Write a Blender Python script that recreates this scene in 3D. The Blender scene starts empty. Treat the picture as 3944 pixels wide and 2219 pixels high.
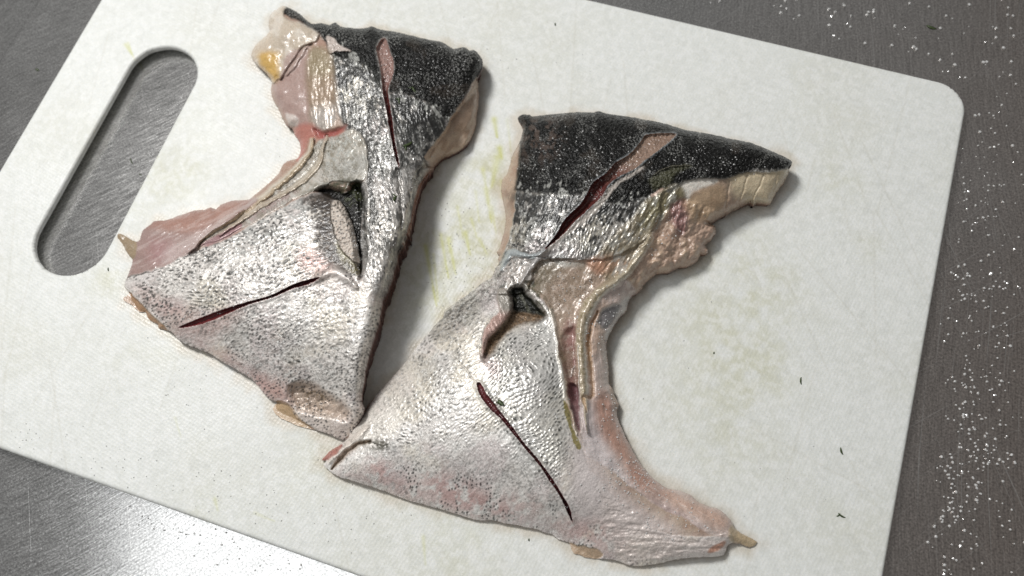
import bpy, math, random
import numpy as np
from mathutils import Matrix, Vector

# ------------------------------------------------------------------ camera
# board frame: x along the long side, y along the short side, z up; metres
D = 0.335                      # camera to the middle of the board top
TOP = 0.0052                   # height of the board top over the steel
K = 3944 / 2575.0              # traced units -> photo pixels
CX, CY, F = 1972.0, 1109.5, 3387.65
M = np.array([[0.94830318, 0.3135336, -0.04917073],
              [0.27643435, -0.89213288, -0.35732754],
              [-0.15590101, 0.32526237, -0.93268391]])
CAM = -M.T @ np.array([0, 0, D]) + np.array([0, 0, TOP])

def p2w(u, v, z):
    """traced point (u, v) seen on height z -> world x, y"""
    u = np.asarray(u, float); v = np.asarray(v, float)
    dx = (u * K - CX) / F; dy = (v * K - CY) / F
    d = [M[0, i] * dx + M[1, i] * dy + M[2, i] for i in range(3)]
    t = (z - CAM[2]) / d[2]
    return CAM[0] + t * d[0], CAM[1] + t * d[1]

sc = bpy.context.scene
cd = bpy.data.cameras.new('camera'); cam = bpy.data.objects.new('camera', cd)
sc.collection.objects.link(cam); sc.camera = cam
R = np.eye(4); R[:3, 0] = M[0]; R[:3, 1] = -M[1]; R[:3, 2] = -M[2]; R[:3, 3] = CAM
cam.matrix_world = Matrix(R.tolist())
cd.sensor_width = 36; cd.lens = 36 * F / 3944; cd.clip_start = 0.01; cd.clip_end = 50
cd.dof.use_dof = True; cd.dof.focus_distance = 0.318; cd.dof.aperture_fstop = 9

# ------------------------------------------------------------------ light
sc.view_settings.view_transform = 'Standard'; sc.view_settings.look = 'None'
sc.view_settings.exposure = 0.0; sc.view_settings.gamma = 1
w = bpy.data.worlds.new('World'); sc.world = w; w.use_nodes = True
bg = w.node_tree.nodes['Background']
bg.inputs[0].default_value = (0.79, 0.785, 0.77, 1); bg.inputs[1].default_value = 0.20

def lamp(name, loc, target, size, power, color):
    l = bpy.data.lights.new(name, 'AREA'); l.shape = 'RECTANGLE'
    l.size, l.size_y = size; l.energy = power; l.color = color
    o = bpy.data.objects.new(name, l); sc.collection.objects.link(o)
    o.location = loc
    o.rotation_euler = (Vector(target) - Vector(loc)).to_track_quat('-Z', 'Y').to_euler()
    return o
lamp('key_lamp', (-0.60, 0.30, 0.98), (-0.05, 0.0, 0), (0.24, 0.24), 11.2, (1.0, 0.985, 0.965))
lamp('ceiling_lamp', (-0.50, -0.34, 1.15), (0, 0, 0), (0.86, 0.50), 2.6, (0.97, 0.99, 1.0))

# ------------------------------------------------------------------ helpers
rnd = random.Random(4); nr = np.random.RandomState(7)

def lin(c):
    c = np.array(c, float) / 255.0
    return np.where(c <= 0.04045, c / 12.92, ((c + 0.055) / 1.055) ** 2.4)

def sstep(a, b, x):
    t = np.clip((x - a) / (b - a), 0, 1); return t * t * (3 - 2 * t)

_T = nr.rand(512, 512).astype(np.float32)
def vnoise(x, y, seed=0):
    x = x + seed * 37.13; y = y + seed * 91.7
    xi = np.floor(x).astype(int); yi = np.floor(y).astype(int)
    fx = x - xi; fy = y - yi
    fx = fx * fx * (3 - 2 * fx); fy = fy * fy * (3 - 2 * fy)
    a = _T[yi & 511, xi & 511]; b = _T[yi & 511, (xi + 1) & 511]
    c = _T[(yi + 1) & 511, xi & 511]; d = _T[(yi + 1) & 511, (xi + 1) & 511]
    return (a + (b - a) * fx) * (1 - fy) + (c + (d - c) * fx) * fy

def fbm(u, v, s, octs=3, seed=0, ang=0.0, stretch=1.0):
    """0..1 noise; s = feature size, stretched along ang (degrees, picture axes)"""
    a = math.radians(ang); x = (u * math.cos(a) + v * math.sin(a)) / (s * stretch)
    y = (-u * math.sin(a) + v * math.cos(a)) / s
    r = 0; amp = 1; tot = 0
    for i in range(octs):
        r = r + amp * vnoise(x, y, seed + i * 3); tot += amp; amp *= .55; x = x * 2.03; y = y * 2.03
    return r / tot

def worley(u, v, s, seed=0, ang=0.0, stretch=1.0):
    a = math.radians(ang); x = (u * math.cos(a) + v * math.sin(a)) / (s * stretch) + seed * 13.7
    y = (-u * math.sin(a) + v * math.cos(a)) / s + seed * 7.3
    xi = np.floor(x).astype(int); yi = np.floor(y).astype(int)
    best = np.full(x.shape, 9.0); sec = np.full(x.shape, 9.0)
    for i in (-1, 0, 1):
        for j in (-1, 0, 1):
            cx = xi + i; cy = yi + j
            px = cx + _T[cy & 511, cx & 511]; py = cy + _T[(cy + 77) & 511, (cx + 131) & 511]
            d = np.hypot(px - x, py - y)
            sec = np.minimum(sec, np.maximum(best, d)); best = np.minimum(best, d)
    return best, sec

def sdf(U, V, pts):
    """signed distance, positive inside"""
    P = np.array(pts, float); Q = np.roll(P, -1, 0)
    d2 = np.full(U.shape, 1e18); ins = np.zeros(U.shape, bool)
    for (x0, y0), (x1, y1) in zip(P, Q):
        ex, ey = x1 - x0, y1 - y0; L = ex * ex + ey * ey
        if L == 0: continue
        t = np.clip(((U - x0) * ex + (V - y0) * ey) / L, 0, 1)
        d2 = np.minimum(d2, (U - x0 - t * ex) ** 2 + (V - y0 - t * ey) ** 2)
        if y0 != y1:
            c = ((V >= y0) != (V >= y1)) & (U < x0 + (V - y0) * ex / ey)
            ins ^= c
    d = np.sqrt(d2); return np.where(ins, d, -d)

def smooth(pts, n=3, closed=True):
    P = [np.array(p, float) for p in pts]; out = []; N = len(P)
    for i in range(N if closed else N - 1):
        if closed: a, b, c, d = P[i - 1], P[i], P[(i + 1) % N], P[(i + 2) % N]
        else: a, b, c, d = P[max(i - 1, 0)], P[i], P[i + 1], P[min(i + 2, N - 1)]
        for k in range(n):
            t = k / n
            out.append(.5 * (2 * b + (c - a) * t + (2 * a - 5 * b + 4 * c - d) * t * t + (3 * b - a - 3 * c + d) * t ** 3))
    if not closed: out.append(P[-1])
    return out

def stroke(U, V, pts):
    """distance to an open line of (u, v, width); returns distance / local half width, position 0..1, signed side"""
    P = np.array(smooth(pts, 4, False)); n = len(P)
    best = np.full(U.shape, 1e9); T = np.zeros(U.shape); S = np.zeros(U.shape)
    for i in range(n - 1):
        x0, y0, w0 = P[i]; x1, y1, w1 = P[i + 1]; ex, ey = x1 - x0, y1 - y0; L = ex * ex + ey * ey + 1e-9
        t = np.clip(((U - x0) * ex + (V - y0) * ey) / L, 0, 1)
        d = np.hypot(U - x0 - t * ex, V - y0 - t * ey) / (np.maximum(w0 + (w1 - w0) * t, .3) * .5)
        m = d < best
        best = np.where(m, d, best); T = np.where(m, (i + t) / (n - 1), T)
        S = np.where(m, np.sign(ex * (V - y0) - ey * (U - x0)), S)
    return best, T, S

# crops used while tracing: crop pixel -> traced unit
CR = {0: (0, 0, 1.), 1: (587.6, 0, .2793), 2: (261.1, 391.7, .3041), 3: (261.1, 685.5, .3041), 4: (1207.8, 261.1, .3168),
      5: (1044.6, 587.6, .2793), 6: (783.4, 979.3, .324), 7: (1305.7, 979.3, .324)}
def tr(c, *pts):
    ox, oy, s = CR[c]
    return [(ox + p[0] * s, oy + p[1] * s) + ((p[2] * s,) if len(p) > 2 else ()) for p in pts]

# ------------------------------------------------------------------ node helpers
class NT:
    def __init__(s, name):
        s.m = bpy.data.materials.new(name); s.m.use_nodes = True; s.t = s.m.node_tree
        s.b = s.t.nodes['Principled BSDF']
    def n(s, kind, **kw):
        o = s.t.nodes.new(kind)
        for k, v in kw.items():
            if k.startswith('i_'): o.inputs[k[2:].replace('_', ' ')].default_value = v
            else: setattr(o, k, v)
        return o
    def l(s, a, b): s.t.links.new(a, b)
    def math(s, op, a, b=None, c=None):
        o = s.n('ShaderNodeMath', operation=op)
        for i, x in enumerate((a, b, c)):
            if x is None: continue
            if isinstance(x, (int, float)): o.inputs[i].default_value = x
            else: s.l(x, o.inputs[i])
        return o.outputs[0]
    def noise(s, vec, scale, detail=3, rough=.55):
        o = s.n('ShaderNodeTexNoise', i_Scale=scale, i_Detail=detail, i_Roughness=rough)
        s.l(vec, o.inputs['Vector']); return o.outputs['Fac']
    def vor(s, vec, scale, feature='F1'):
        o = s.n('ShaderNodeTexVoronoi', feature=feature, i_Scale=scale); s.l(vec, o.inputs['Vector']); return o.outputs['Distance']
    def ramp(s, fac, a, b, lo=0., hi=1.):
        o = s.n('ShaderNodeMapRange'); o.inputs[1].default_value = a; o.inputs[2].default_value = b
        o.inputs[3].default_value = lo; o.inputs[4].default_value = hi; s.l(fac, o.inputs[0]); return o.outputs[0]
    def bump(s, h, strength, dist, prev=None):
        o = s.n('ShaderNodeBump', i_Strength=strength, i_Distance=dist); s.l(h, o.inputs['Height'])
        if prev is not None: s.l(prev, o.inputs['Normal'])
        return o.outputs['Normal']
    def mix(s, fac, a, b, mode='MIX'):
        o = s.n('ShaderNodeMix', data_type='RGBA', blend_type=mode)
        for sock, x in ((o.inputs[0], fac), (o.inputs[6], a), (o.inputs[7], b)):
            if isinstance(x, (int, float)): sock.default_value = x
            elif isinstance(x, tuple): sock.default_value = x
            else: s.l(x, sock)
        return o.outputs[2]
    def mapping(s, vec, rot=(0, 0, 0), scale=(1, 1, 1)):
        o = s.n('ShaderNodeMapping'); o.inputs['Rotation'].default_value = rot; o.inputs['Scale'].default_value = scale
        s.l(vec, o.inputs['Vector']); return o.outputs[0]
    def co(s): return s.n('ShaderNodeTexCoord').outputs['Object']
    def attr(s, name): return s.n('ShaderNodeAttribute', attribute_name=name)

# fish surfaces: colour, metal sheen and gloss are carried by the surface itself, the nodes add scale relief
def fish_mat(name, cell, cstr, fine, fstr, sss=0.0, coat=0.3, spec=.5):
    t = NT(name); c = t.co(); col = t.attr('pigment').outputs['Color']
    g = t.noise(c, 2600, 3)
    col2 = t.mix(1.0, col, t.mix(t.ramp(g, .3, .7), (.78, .78, .78, 1), (1.2, 1.2, 1.2, 1)), 'MULTIPLY')
    t.l(col2, t.b.inputs['Base Color'])
    t.l(t.attr('sheen_metal').outputs['Fac'], t.b.inputs['Metallic'])
    r = t.attr('gloss_rough').outputs['Fac']
    t.l(t.math('ADD', r, t.ramp(t.noise(c, 900, 2), .3, .7, -.08, .12)), t.b.inputs['Roughness'])
    n1 = t.bump(t.vor(c, cell), cstr, .0003)
    n2 = t.bump(t.noise(c, fine, 4), fstr, .0004, n1)
    t.l(n2, t.b.inputs['Normal'])
    t.b.inputs['Coat Weight'].default_value = coat; t.b.inputs['Coat Roughness'].default_value = .18
    t.l(n2, t.b.inputs['Coat Normal'])
    t.b.inputs['Specular IOR Level'].default_value = spec
    if sss:
        t.b.inputs['Subsurface Weight'].default_value = sss
        t.b.inputs['Subsurface Radius'].default_value = (1, .8, .7); t.b.inputs['Subsurface Scale'].default_value = .0014
    return t.m
MAT = {
    'dark_skin': fish_mat('dark_skin', 760, 1.0, 1500, .8, 0, .0, .3),
    'silver_skin': fish_mat('silver_skin', 1000, .25, 1500, .35, 0, .4),
    'flesh': fish_mat('flesh', 500, .12, 700, .35, .15, .35),
    'membrane': fish_mat('membrane', 700, .1, 800, .3, .15, .3),
    'bone_ridge': fish_mat('bone_ridge', 900, .2, 900, .3, .15, .4),
    'fin_stub': fish_mat('fin_stub', 1100, .7, 1500, .4, .15, .2),
    'knife_cut': fish_mat('knife_cut', 600, .2, 900, .3, .3, .5),
}
MAT['fin_pocket'] = MAT['dark_skin']; MAT['skin_flap'] = MAT['clear_membrane'] = MAT['gill_groove'] = MAT['membrane']

# ------------------------------------------------------------------ mesh from arrays
def mesh_obj(name, verts, faces, mat, parent=None, normals=None, attrs=None, smooth_=True):
    me = bpy.data.meshes.new(name)
    verts = np.asarray(verts, np.float32)
    quads = isinstance(faces, np.ndarray)
    if quads:
        k = faces.shape[1]; me.vertices.add(len(verts)); me.vertices.foreach_set('co', verts.ravel())
        me.loops.add(faces.size); me.loops.foreach_set('vertex_index', faces.astype(np.int32).ravel())
        me.polygons.add(len(faces)); me.polygons.foreach_set('loop_start', np.arange(0, faces.size, k, dtype=np.int32))
        me.polygons.foreach_set('loop_total', np.full(len(faces), k, np.int32))
        me.update(calc_edges=True); me.validate()
    else:
        me.from_pydata(verts.tolist(), [], faces); me.update()
    me.polygons.foreach_set('use_smooth', np.full(len(me.polygons), smooth_))
    for k, a in (attrs or {}).items():
        if a.ndim == 2:
            at = me.attributes.new(k, 'FLOAT_COLOR', 'POINT')
            at.data.foreach_set('color', np.concatenate([a, np.ones((len(a), 1))], 1).astype(np.float32).ravel())
        else:
            at = me.attributes.new(k, 'FLOAT', 'POINT'); at.data.foreach_set('value', a.astype(np.float32))
    if normals is not None: me.normals_split_custom_set_from_vertices(normals.tolist())
    o = bpy.data.objects.new(name, me); sc.collection.objects.link(o)
    if mat: me.materials.append(mat)
    if parent is not None: o.parent = parent
    return o

def tag(o, label, cat, group=None, kind=None):
    o['label'] = label
    if cat: o['category'] = cat
    if group: o['group'] = group
    if kind: o['kind'] = kind
    return o

def grid_cells(keep):
    """cells whose four corners are kept -> quads of flat indices"""
    h, w_ = keep.shape; idx = np.arange(h * w_).reshape(h, w_)
    c = keep[:-1, :-1] & keep[1:, :-1] & keep[:-1, 1:] & keep[1:, 1:]
    return np.stack([idx[:-1, :-1][c], idx[1:, :-1][c], idx[1:, 1:][c], idx[:-1, 1:][c]], 1)

def border(q):
    """directed border edges of a quad set"""
    e = np.concatenate([q[:, [0, 1]], q[:, [1, 2]], q[:, [2, 3]], q[:, [3, 0]]])
    key = set(map(tuple, e.tolist()))
    return [(a, b) for a, b in key if (b, a) not in key]

# ------------------------------------------------------------------ steel counter
def make_steel():
    t = NT('brushed_steel'); c = t.co()
    # two families of brush marks and a few deep scratches
    warp = t.n('ShaderNodeTexNoise', i_Scale=5.0, i_Detail=1.0); t.l(c, warp.inputs['Vector'])
    wv = t.n('ShaderNodeVectorMath', operation='MULTIPLY_ADD'); t.l(warp.outputs['Color'], wv.inputs[0])
    wv.inputs[1].default_value = (.05, .05, 0); t.l(c, wv.inputs[2]); cw = wv.outputs[0]
    def streak(rot, sx, sy, lo, hi, detail=4, src=None):
        m = t.mapping(t.mapping(src or cw, (0, 0, math.radians(-rot))), (0, 0, 0), (sx, sy, 1)); return t.ramp(t.noise(m, 1, detail, .65), lo, hi)
    sep = t.n('ShaderNodeSeparateXYZ'); t.l(c, sep.inputs[0])
    right = t.ramp(sep.outputs['X'], -.05, .10)
    a = streak(46, 110, 1500, .30, .75); b = streak(101, 90, 1400, .30, .75)
    ab = t.math('ADD', t.math('MULTIPLY', a, t.math('SUBTRACT', 1.0, right)), t.math('MULTIPLY', b, right))
    d1 = streak(52, 13, 1500, .66, .76, 1); d2 = streak(100, 16, 1500, .64, .74, 1); d3 = streak(33, 10, 1300, .68, .78, 1, c); d4 = streak(122, 12, 1300, .68, .76, 1, c)
    deep = t.math('MAXIMUM', t.math('MAXIMUM', d1, d4), t.math('MAXIMUM', t.math('MULTIPLY', d2, right), d3))
    blot = t.noise(c, 14, 4)
    h = t.math('ADD', t.math('MULTIPLY', ab, .6), t.math('MULTIPLY', deep, .12))
    t.l(t.bump(h, .42, .00008), t.b.inputs['Normal'])
    col = t.mix(t.ramp(blot, .35, .65), (.58, .577, .57, 1), (.72, .717, .71, 1))
    # dark brown room reflection painted into the right end of the counter
    brown_refl = t.math('MULTIPLY', t.ramp(sep.outputs['X'], .02, .19), t.ramp(t.noise(c, 9, 3), .2, .55, .55, 1.0))
    col = t.mix(brown_refl, col, (.49, .43, .395, 1))
    fine = t.noise(c, 1300, 4)
    col = t.mix(1.0, col, t.mix(t.ramp(fine, .3, .7), (.60, .60, .60, 1), (1.35, 1.35, 1.35, 1)), 'MULTIPLY')
    col = t.mix(1.0, col, t.mix(ab, (.74, .74, .74, 1), (1.22, 1.22, 1.22, 1)), 'MULTIPLY')
    col = t.mix(t.math('MULTIPLY', deep, .4), col, (.95, .94, .92, 1))
    t.l(col, t.b.inputs['Base Color'])
    t.b.inputs['Metallic'].default_value = .92
    t.l(t.math('ADD', t.math('MULTIPLY', ab, .08), .13), t.b.inputs['Roughness'])
    t.b.inputs['Anisotropic'].default_value = 0.0
    ex = -.7402 * (D + .009) + .0015
    # profile: lip far below, folded edge, flat work surface
    prof = [(ex - .30, -.034), (ex - .02, -.0065), (ex - .004, -.0032), (ex - .0012, -.0026), (ex - .0004, -.0012), (ex + .0006, -.0003), (ex + .002, 0), (.80, 0)]
    V = []; Fc = []
    for x, z in prof: V += [(x, -.75, z), (x, .85, z)]
    for i in range(len(prof) - 1): Fc.append((2 * i, 2 * i + 2, 2 * i + 3, 2 * i + 1))
    o = mesh_obj('counter', V, Fc, t.m)
    o['kind'] = 'structure'; o['label'] = 'scratched brushed stainless steel counter under the cutting board'
    return o
make_steel()

# ------------------------------------------------------------------ cutting board
BX0, BX1, BY0, BY1, BR = -.6565 * D, .448 * D, -.3444 * D, .4094 * D, .0125
SX, SY0, SY1, SR = -.5215 * D, -.142 * D, .188 * D, .0465 * D
def board_sdf(x, y):
    cx, cy = (BX0 + BX1) / 2, (BY0 + BY1) / 2
    qx = np.abs(x - cx) - (BX1 - BX0) / 2 + BR; qy = np.abs(y - cy) - (BY1 - BY0) / 2 + BR
    o = np.hypot(np.maximum(qx, 0), np.maximum(qy, 0)) + np.minimum(np.maximum(qx, qy), 0) - BR
    ty = np.clip(y, SY0 + SR, SY1 - SR); s = np.hypot(x - SX, y - ty) - SR
    return np.minimum(-o, s)

def make_board():
    st = .00055; fil = .0013
    xs = np.arange(BX0 - st, BX1 + 2 * st, st); ys = np.arange(BY0 - st, BY1 + 2 * st, st)
    X, Y = np.meshgrid(xs, ys); f = lambda x, y: board_sdf(x, y) - fil
    d = f(X, Y); keep = d > -.6 * st; e = 1e-5
    for _ in range(2):
        gx = (f(X + e, Y) - f(X - e, Y)) / (2 * e); gy = (f(X, Y + e) - f(X, Y - e)) / (2 * e)
        d = f(X, Y); near = keep & (d < .6 * st)
        X = np.where(near, X - gx * d, X); Y = np.where(near, Y - gy * d, Y)
    q = grid_cells(keep)[:, ::-1]
    n = X.size; P = np.stack([X.ravel(), Y.ravel(), np.full(n, TOP)], 1)
    be = border(q); bv = sorted({a for ab in be for a in ab}); m = {v: i for i, v in enumerate(bv)}
    B = P[bv]; gx = (f(B[:, 0] + e, B[:, 1]) - f(B[:, 0] - e, B[:, 1])) / (2 * e); gy = (f(B[:, 0], B[:, 1] + e) - f(B[:, 0], B[:, 1] - e)) / (2 * e)
    rings = []
    for k in range(1, 6):
        a = math.pi / 2 * k / 5; rings.append((fil * math.sin(a), TOP - fil * (1 - math.cos(a))))
    rings += [(fil, .0030), (fil - .0004, .0024), (fil - .0012, .0016), (fil - .0026, .0007), (fil - .0045, .0003)]
    vs = [P]; fs = [q]; prev = np.array(bv)
    for off, z in rings:
        r = np.stack([B[:, 0] - gx * off, B[:, 1] - gy * off, np.full(len(bv), z)], 1)
        base = sum(len(v) for v in vs); vs.append(r); cur = base + np.arange(len(bv))
        fs.append(np.array([(prev[m[b]], prev[m[a]], cur[m[a]], cur[m[b]]) for a, b in be])); prev = cur
    V = np.concatenate(vs); Q = np.concatenate(fs)
    used, inv = np.unique(Q, return_inverse=True); V = V[used]; Q = inv.reshape(Q.shape)
    x, y = V[:, 0], V[:, 1]
    # stains: worn-in colour of the plastic
    c = np.tile(lin((226, 228, 225)), (len(V), 1))
    def stain(mask, col, al):
        mk = np.clip(mask * al, 0, 1)[:, None]; c[:] = c * (1 - mk) + lin(col) * mk
    def pw(u, v): a, b = p2w(u, v, TOP); return float(a), float(b)
    nz = fbm(x, y, .006, 4, 3); n2 = fbm(x, y, .0022, 3, 9); n3 = fbm(x, y, .03, 3, 5)
    for u, v, r, al in [(380, 470, .014, .55), (470, 430, .012, .4), (280, 700, .008, .5), (440, 270, .02, .2), (1880, 720, .020, .55), (1890, 930, .016, .5), (1800, 830, .018, .35),
                        (2110, 450, .012, .3), (1760, 1010, .02, .3), (1850, 1120, .014, .25), (790, 1180, .012, .3), (1150, 1400, .018, .35), (500, 1290, .01, .25), (1250, 480, .018, .25), (1235, 430, .010, .95), (1140, 620, .02, .75), (1150, 760, .018, .55), (1240, 600, .012, .6),
                        (2120, 1330, .012, .15), (420, 860, .012, .2), (300, 900, .01, .15), (2180, 620, .006, .3)]:
        px, py = pw(u, v); dd = np.hypot(x - px, y - py) / r
        stain(np.exp(-dd * dd) * sstep(.15, .75, nz) * (.5 + n2), (196, 195, 162), al * .95)
    stain(sstep(.35, .8, n3) * (.3 + nz), (212, 212, 200), .4)
    stain(sstep(.5, .8, n2), (208, 210, 206), .35); stain(sstep(.55, .3, fbm(x, y, .0016, 2, 31)), (240, 241, 240), .4)
    # green strokes left by herbs between the two collars
    wu = x * 0 ; strokes = [((1243, 300), (1250, 345), 5, .8), ((1256, 372), (1262, 400), 5, .8), ((1252, 395), (1236, 470), 7, .55), ((1214, 425), (1222, 470), 4, .6), ((1222, 475), (1236, 560), 4, .7), ((1236, 520), (1248, 590), 3, .5),
               ((1170, 585), (1182, 640), 4, .7), ((1128, 600), (1146, 690), 4, .7), ((1108, 590), (1128, 700), 3, .6), ((1070, 620), (1098, 770), 4, .75), ((1090, 640), (1102, 760), 2.5, .5), ((1185, 550), (1200, 600), 2.5, .4),
               ((1205, 600), (1225, 640), 3, .4), ((1275, 300), (1285, 380), 3, .3), ((1262, 455), (1262, 500), 4, .4), ((1150, 520), (1165, 600), 2.5, .4), ((1196, 480), (1205, 560), 2.5, .4),
               ((316, 112), (332, 138), 3.5, .7), ((322, 108), (338, 150), 2, .6), ((1064, 1350), (1070, 1420), 3, .45), ((640, 1290), (690, 1310), 2, .3), ((540, 1255), (548, 1285), 3, .4), ((470, 800), (520, 900), 2, .3), ((440, 1050), (455, 1100), 2, .25)]
    for (a, b, wd, al) in strokes:
        ax, ay = pw(*a); bx, by = pw(*b); ex, ey = bx - ax, by - ay
        t = np.clip(((x - ax) * ex + (y - ay) * ey) / (ex * ex + ey * ey), 0, 1)
        hw = wd * .5 * .000155 * 3.0 * (1.1 - .7 * t)
        dd = np.hypot(x - ax - t * ex, y - ay - t * ey) / hw
        stain(np.exp(-dd ** 2) * (.35 + nz), (200, 202, 112), al * .95)
    for k in range(70):          # faint old knife marks
        px, py = BX0 + rnd.random() * (BX1 - BX0), BY0 + rnd.random() * (BY1 - BY0); a = rnd.gauss(-1.2, .5); L = .006 + rnd.random() * .03
        ex, ey = math.cos(a), math.sin(a); s = (x - px) * ex + (y - py) * ey; dd = np.abs(-(x - px) * ey + (y - py) * ex)
        stain(np.exp(-(dd / .00035) ** 2) * (np.abs(s) < L), (200, 198, 186), .26)
    t = NT('board_plastic'); co = t.co()
    # embossed dimples of the plastic and slight wear
    g1 = t.mapping(co, (0, 0, math.radians(12)), (1, 1, 0))
    dim = t.n('ShaderNodeTexVoronoi', feature='F1', i_Scale=760, i_Randomness=.35); t.l(g1, dim.inputs['Vector'])
    hn = t.noise(co, 1800, 3); hn2 = t.noise(co, 300, 3)
    nb = t.bump(dim.outputs['Distance'], .5, .00016); nb = t.bump(hn, .35, .00012, nb); nb = t.bump(hn2, .25, .0003, nb)
    t.l(nb, t.b.inputs['Normal'])
    gr = t.ramp(t.noise(co, 1500, 4), .3, .7)
    base = t.mix(1.0, t.attr('stain').outputs['Color'], t.mix(gr, (.93, .93, .92, 1), (1.04, 1.04, 1.04, 1)), 'MULTIPLY')
    t.l(base, t.b.inputs['Base Color'])
    wet_shade = t.attr('wet_shade').outputs['Fac']; t.l(t.math('SUBTRACT', t.ramp(t.noise(co, 40, 3), .3, .7, .40, .54), t.math('MULTIPLY', wet_shade, .14)), t.b.inputs['Roughness'])
    base = t.mix(wet_shade, base, t.mix(1.0, base, (.87, .81, .74, 1), 'MULTIPLY')); t.l(base, t.b.inputs['Base Color'])  # fish juice tint, deepened to paint in the brown shadow beside the collars
    t.b.inputs['Specular IOR Level'].default_value = .4
    t.b.inputs['Subsurface Weight'].default_value = .15; t.b.inputs['Subsurface Scale'].default_value = .001
    t.b.inputs['Subsurface Radius'].default_value = (1, .95, .85)
    o = mesh_obj('cutting_board', V, Q, t.m, attrs={'stain': np.clip(c, 0, 1), 'wet_shade': np.zeros(len(V))})
    tag(o, 'white plastic cutting board with rounded corners and a slot handle, lying on the steel counter', 'cutting board')
    return o
BOARD = make_board()

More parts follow.
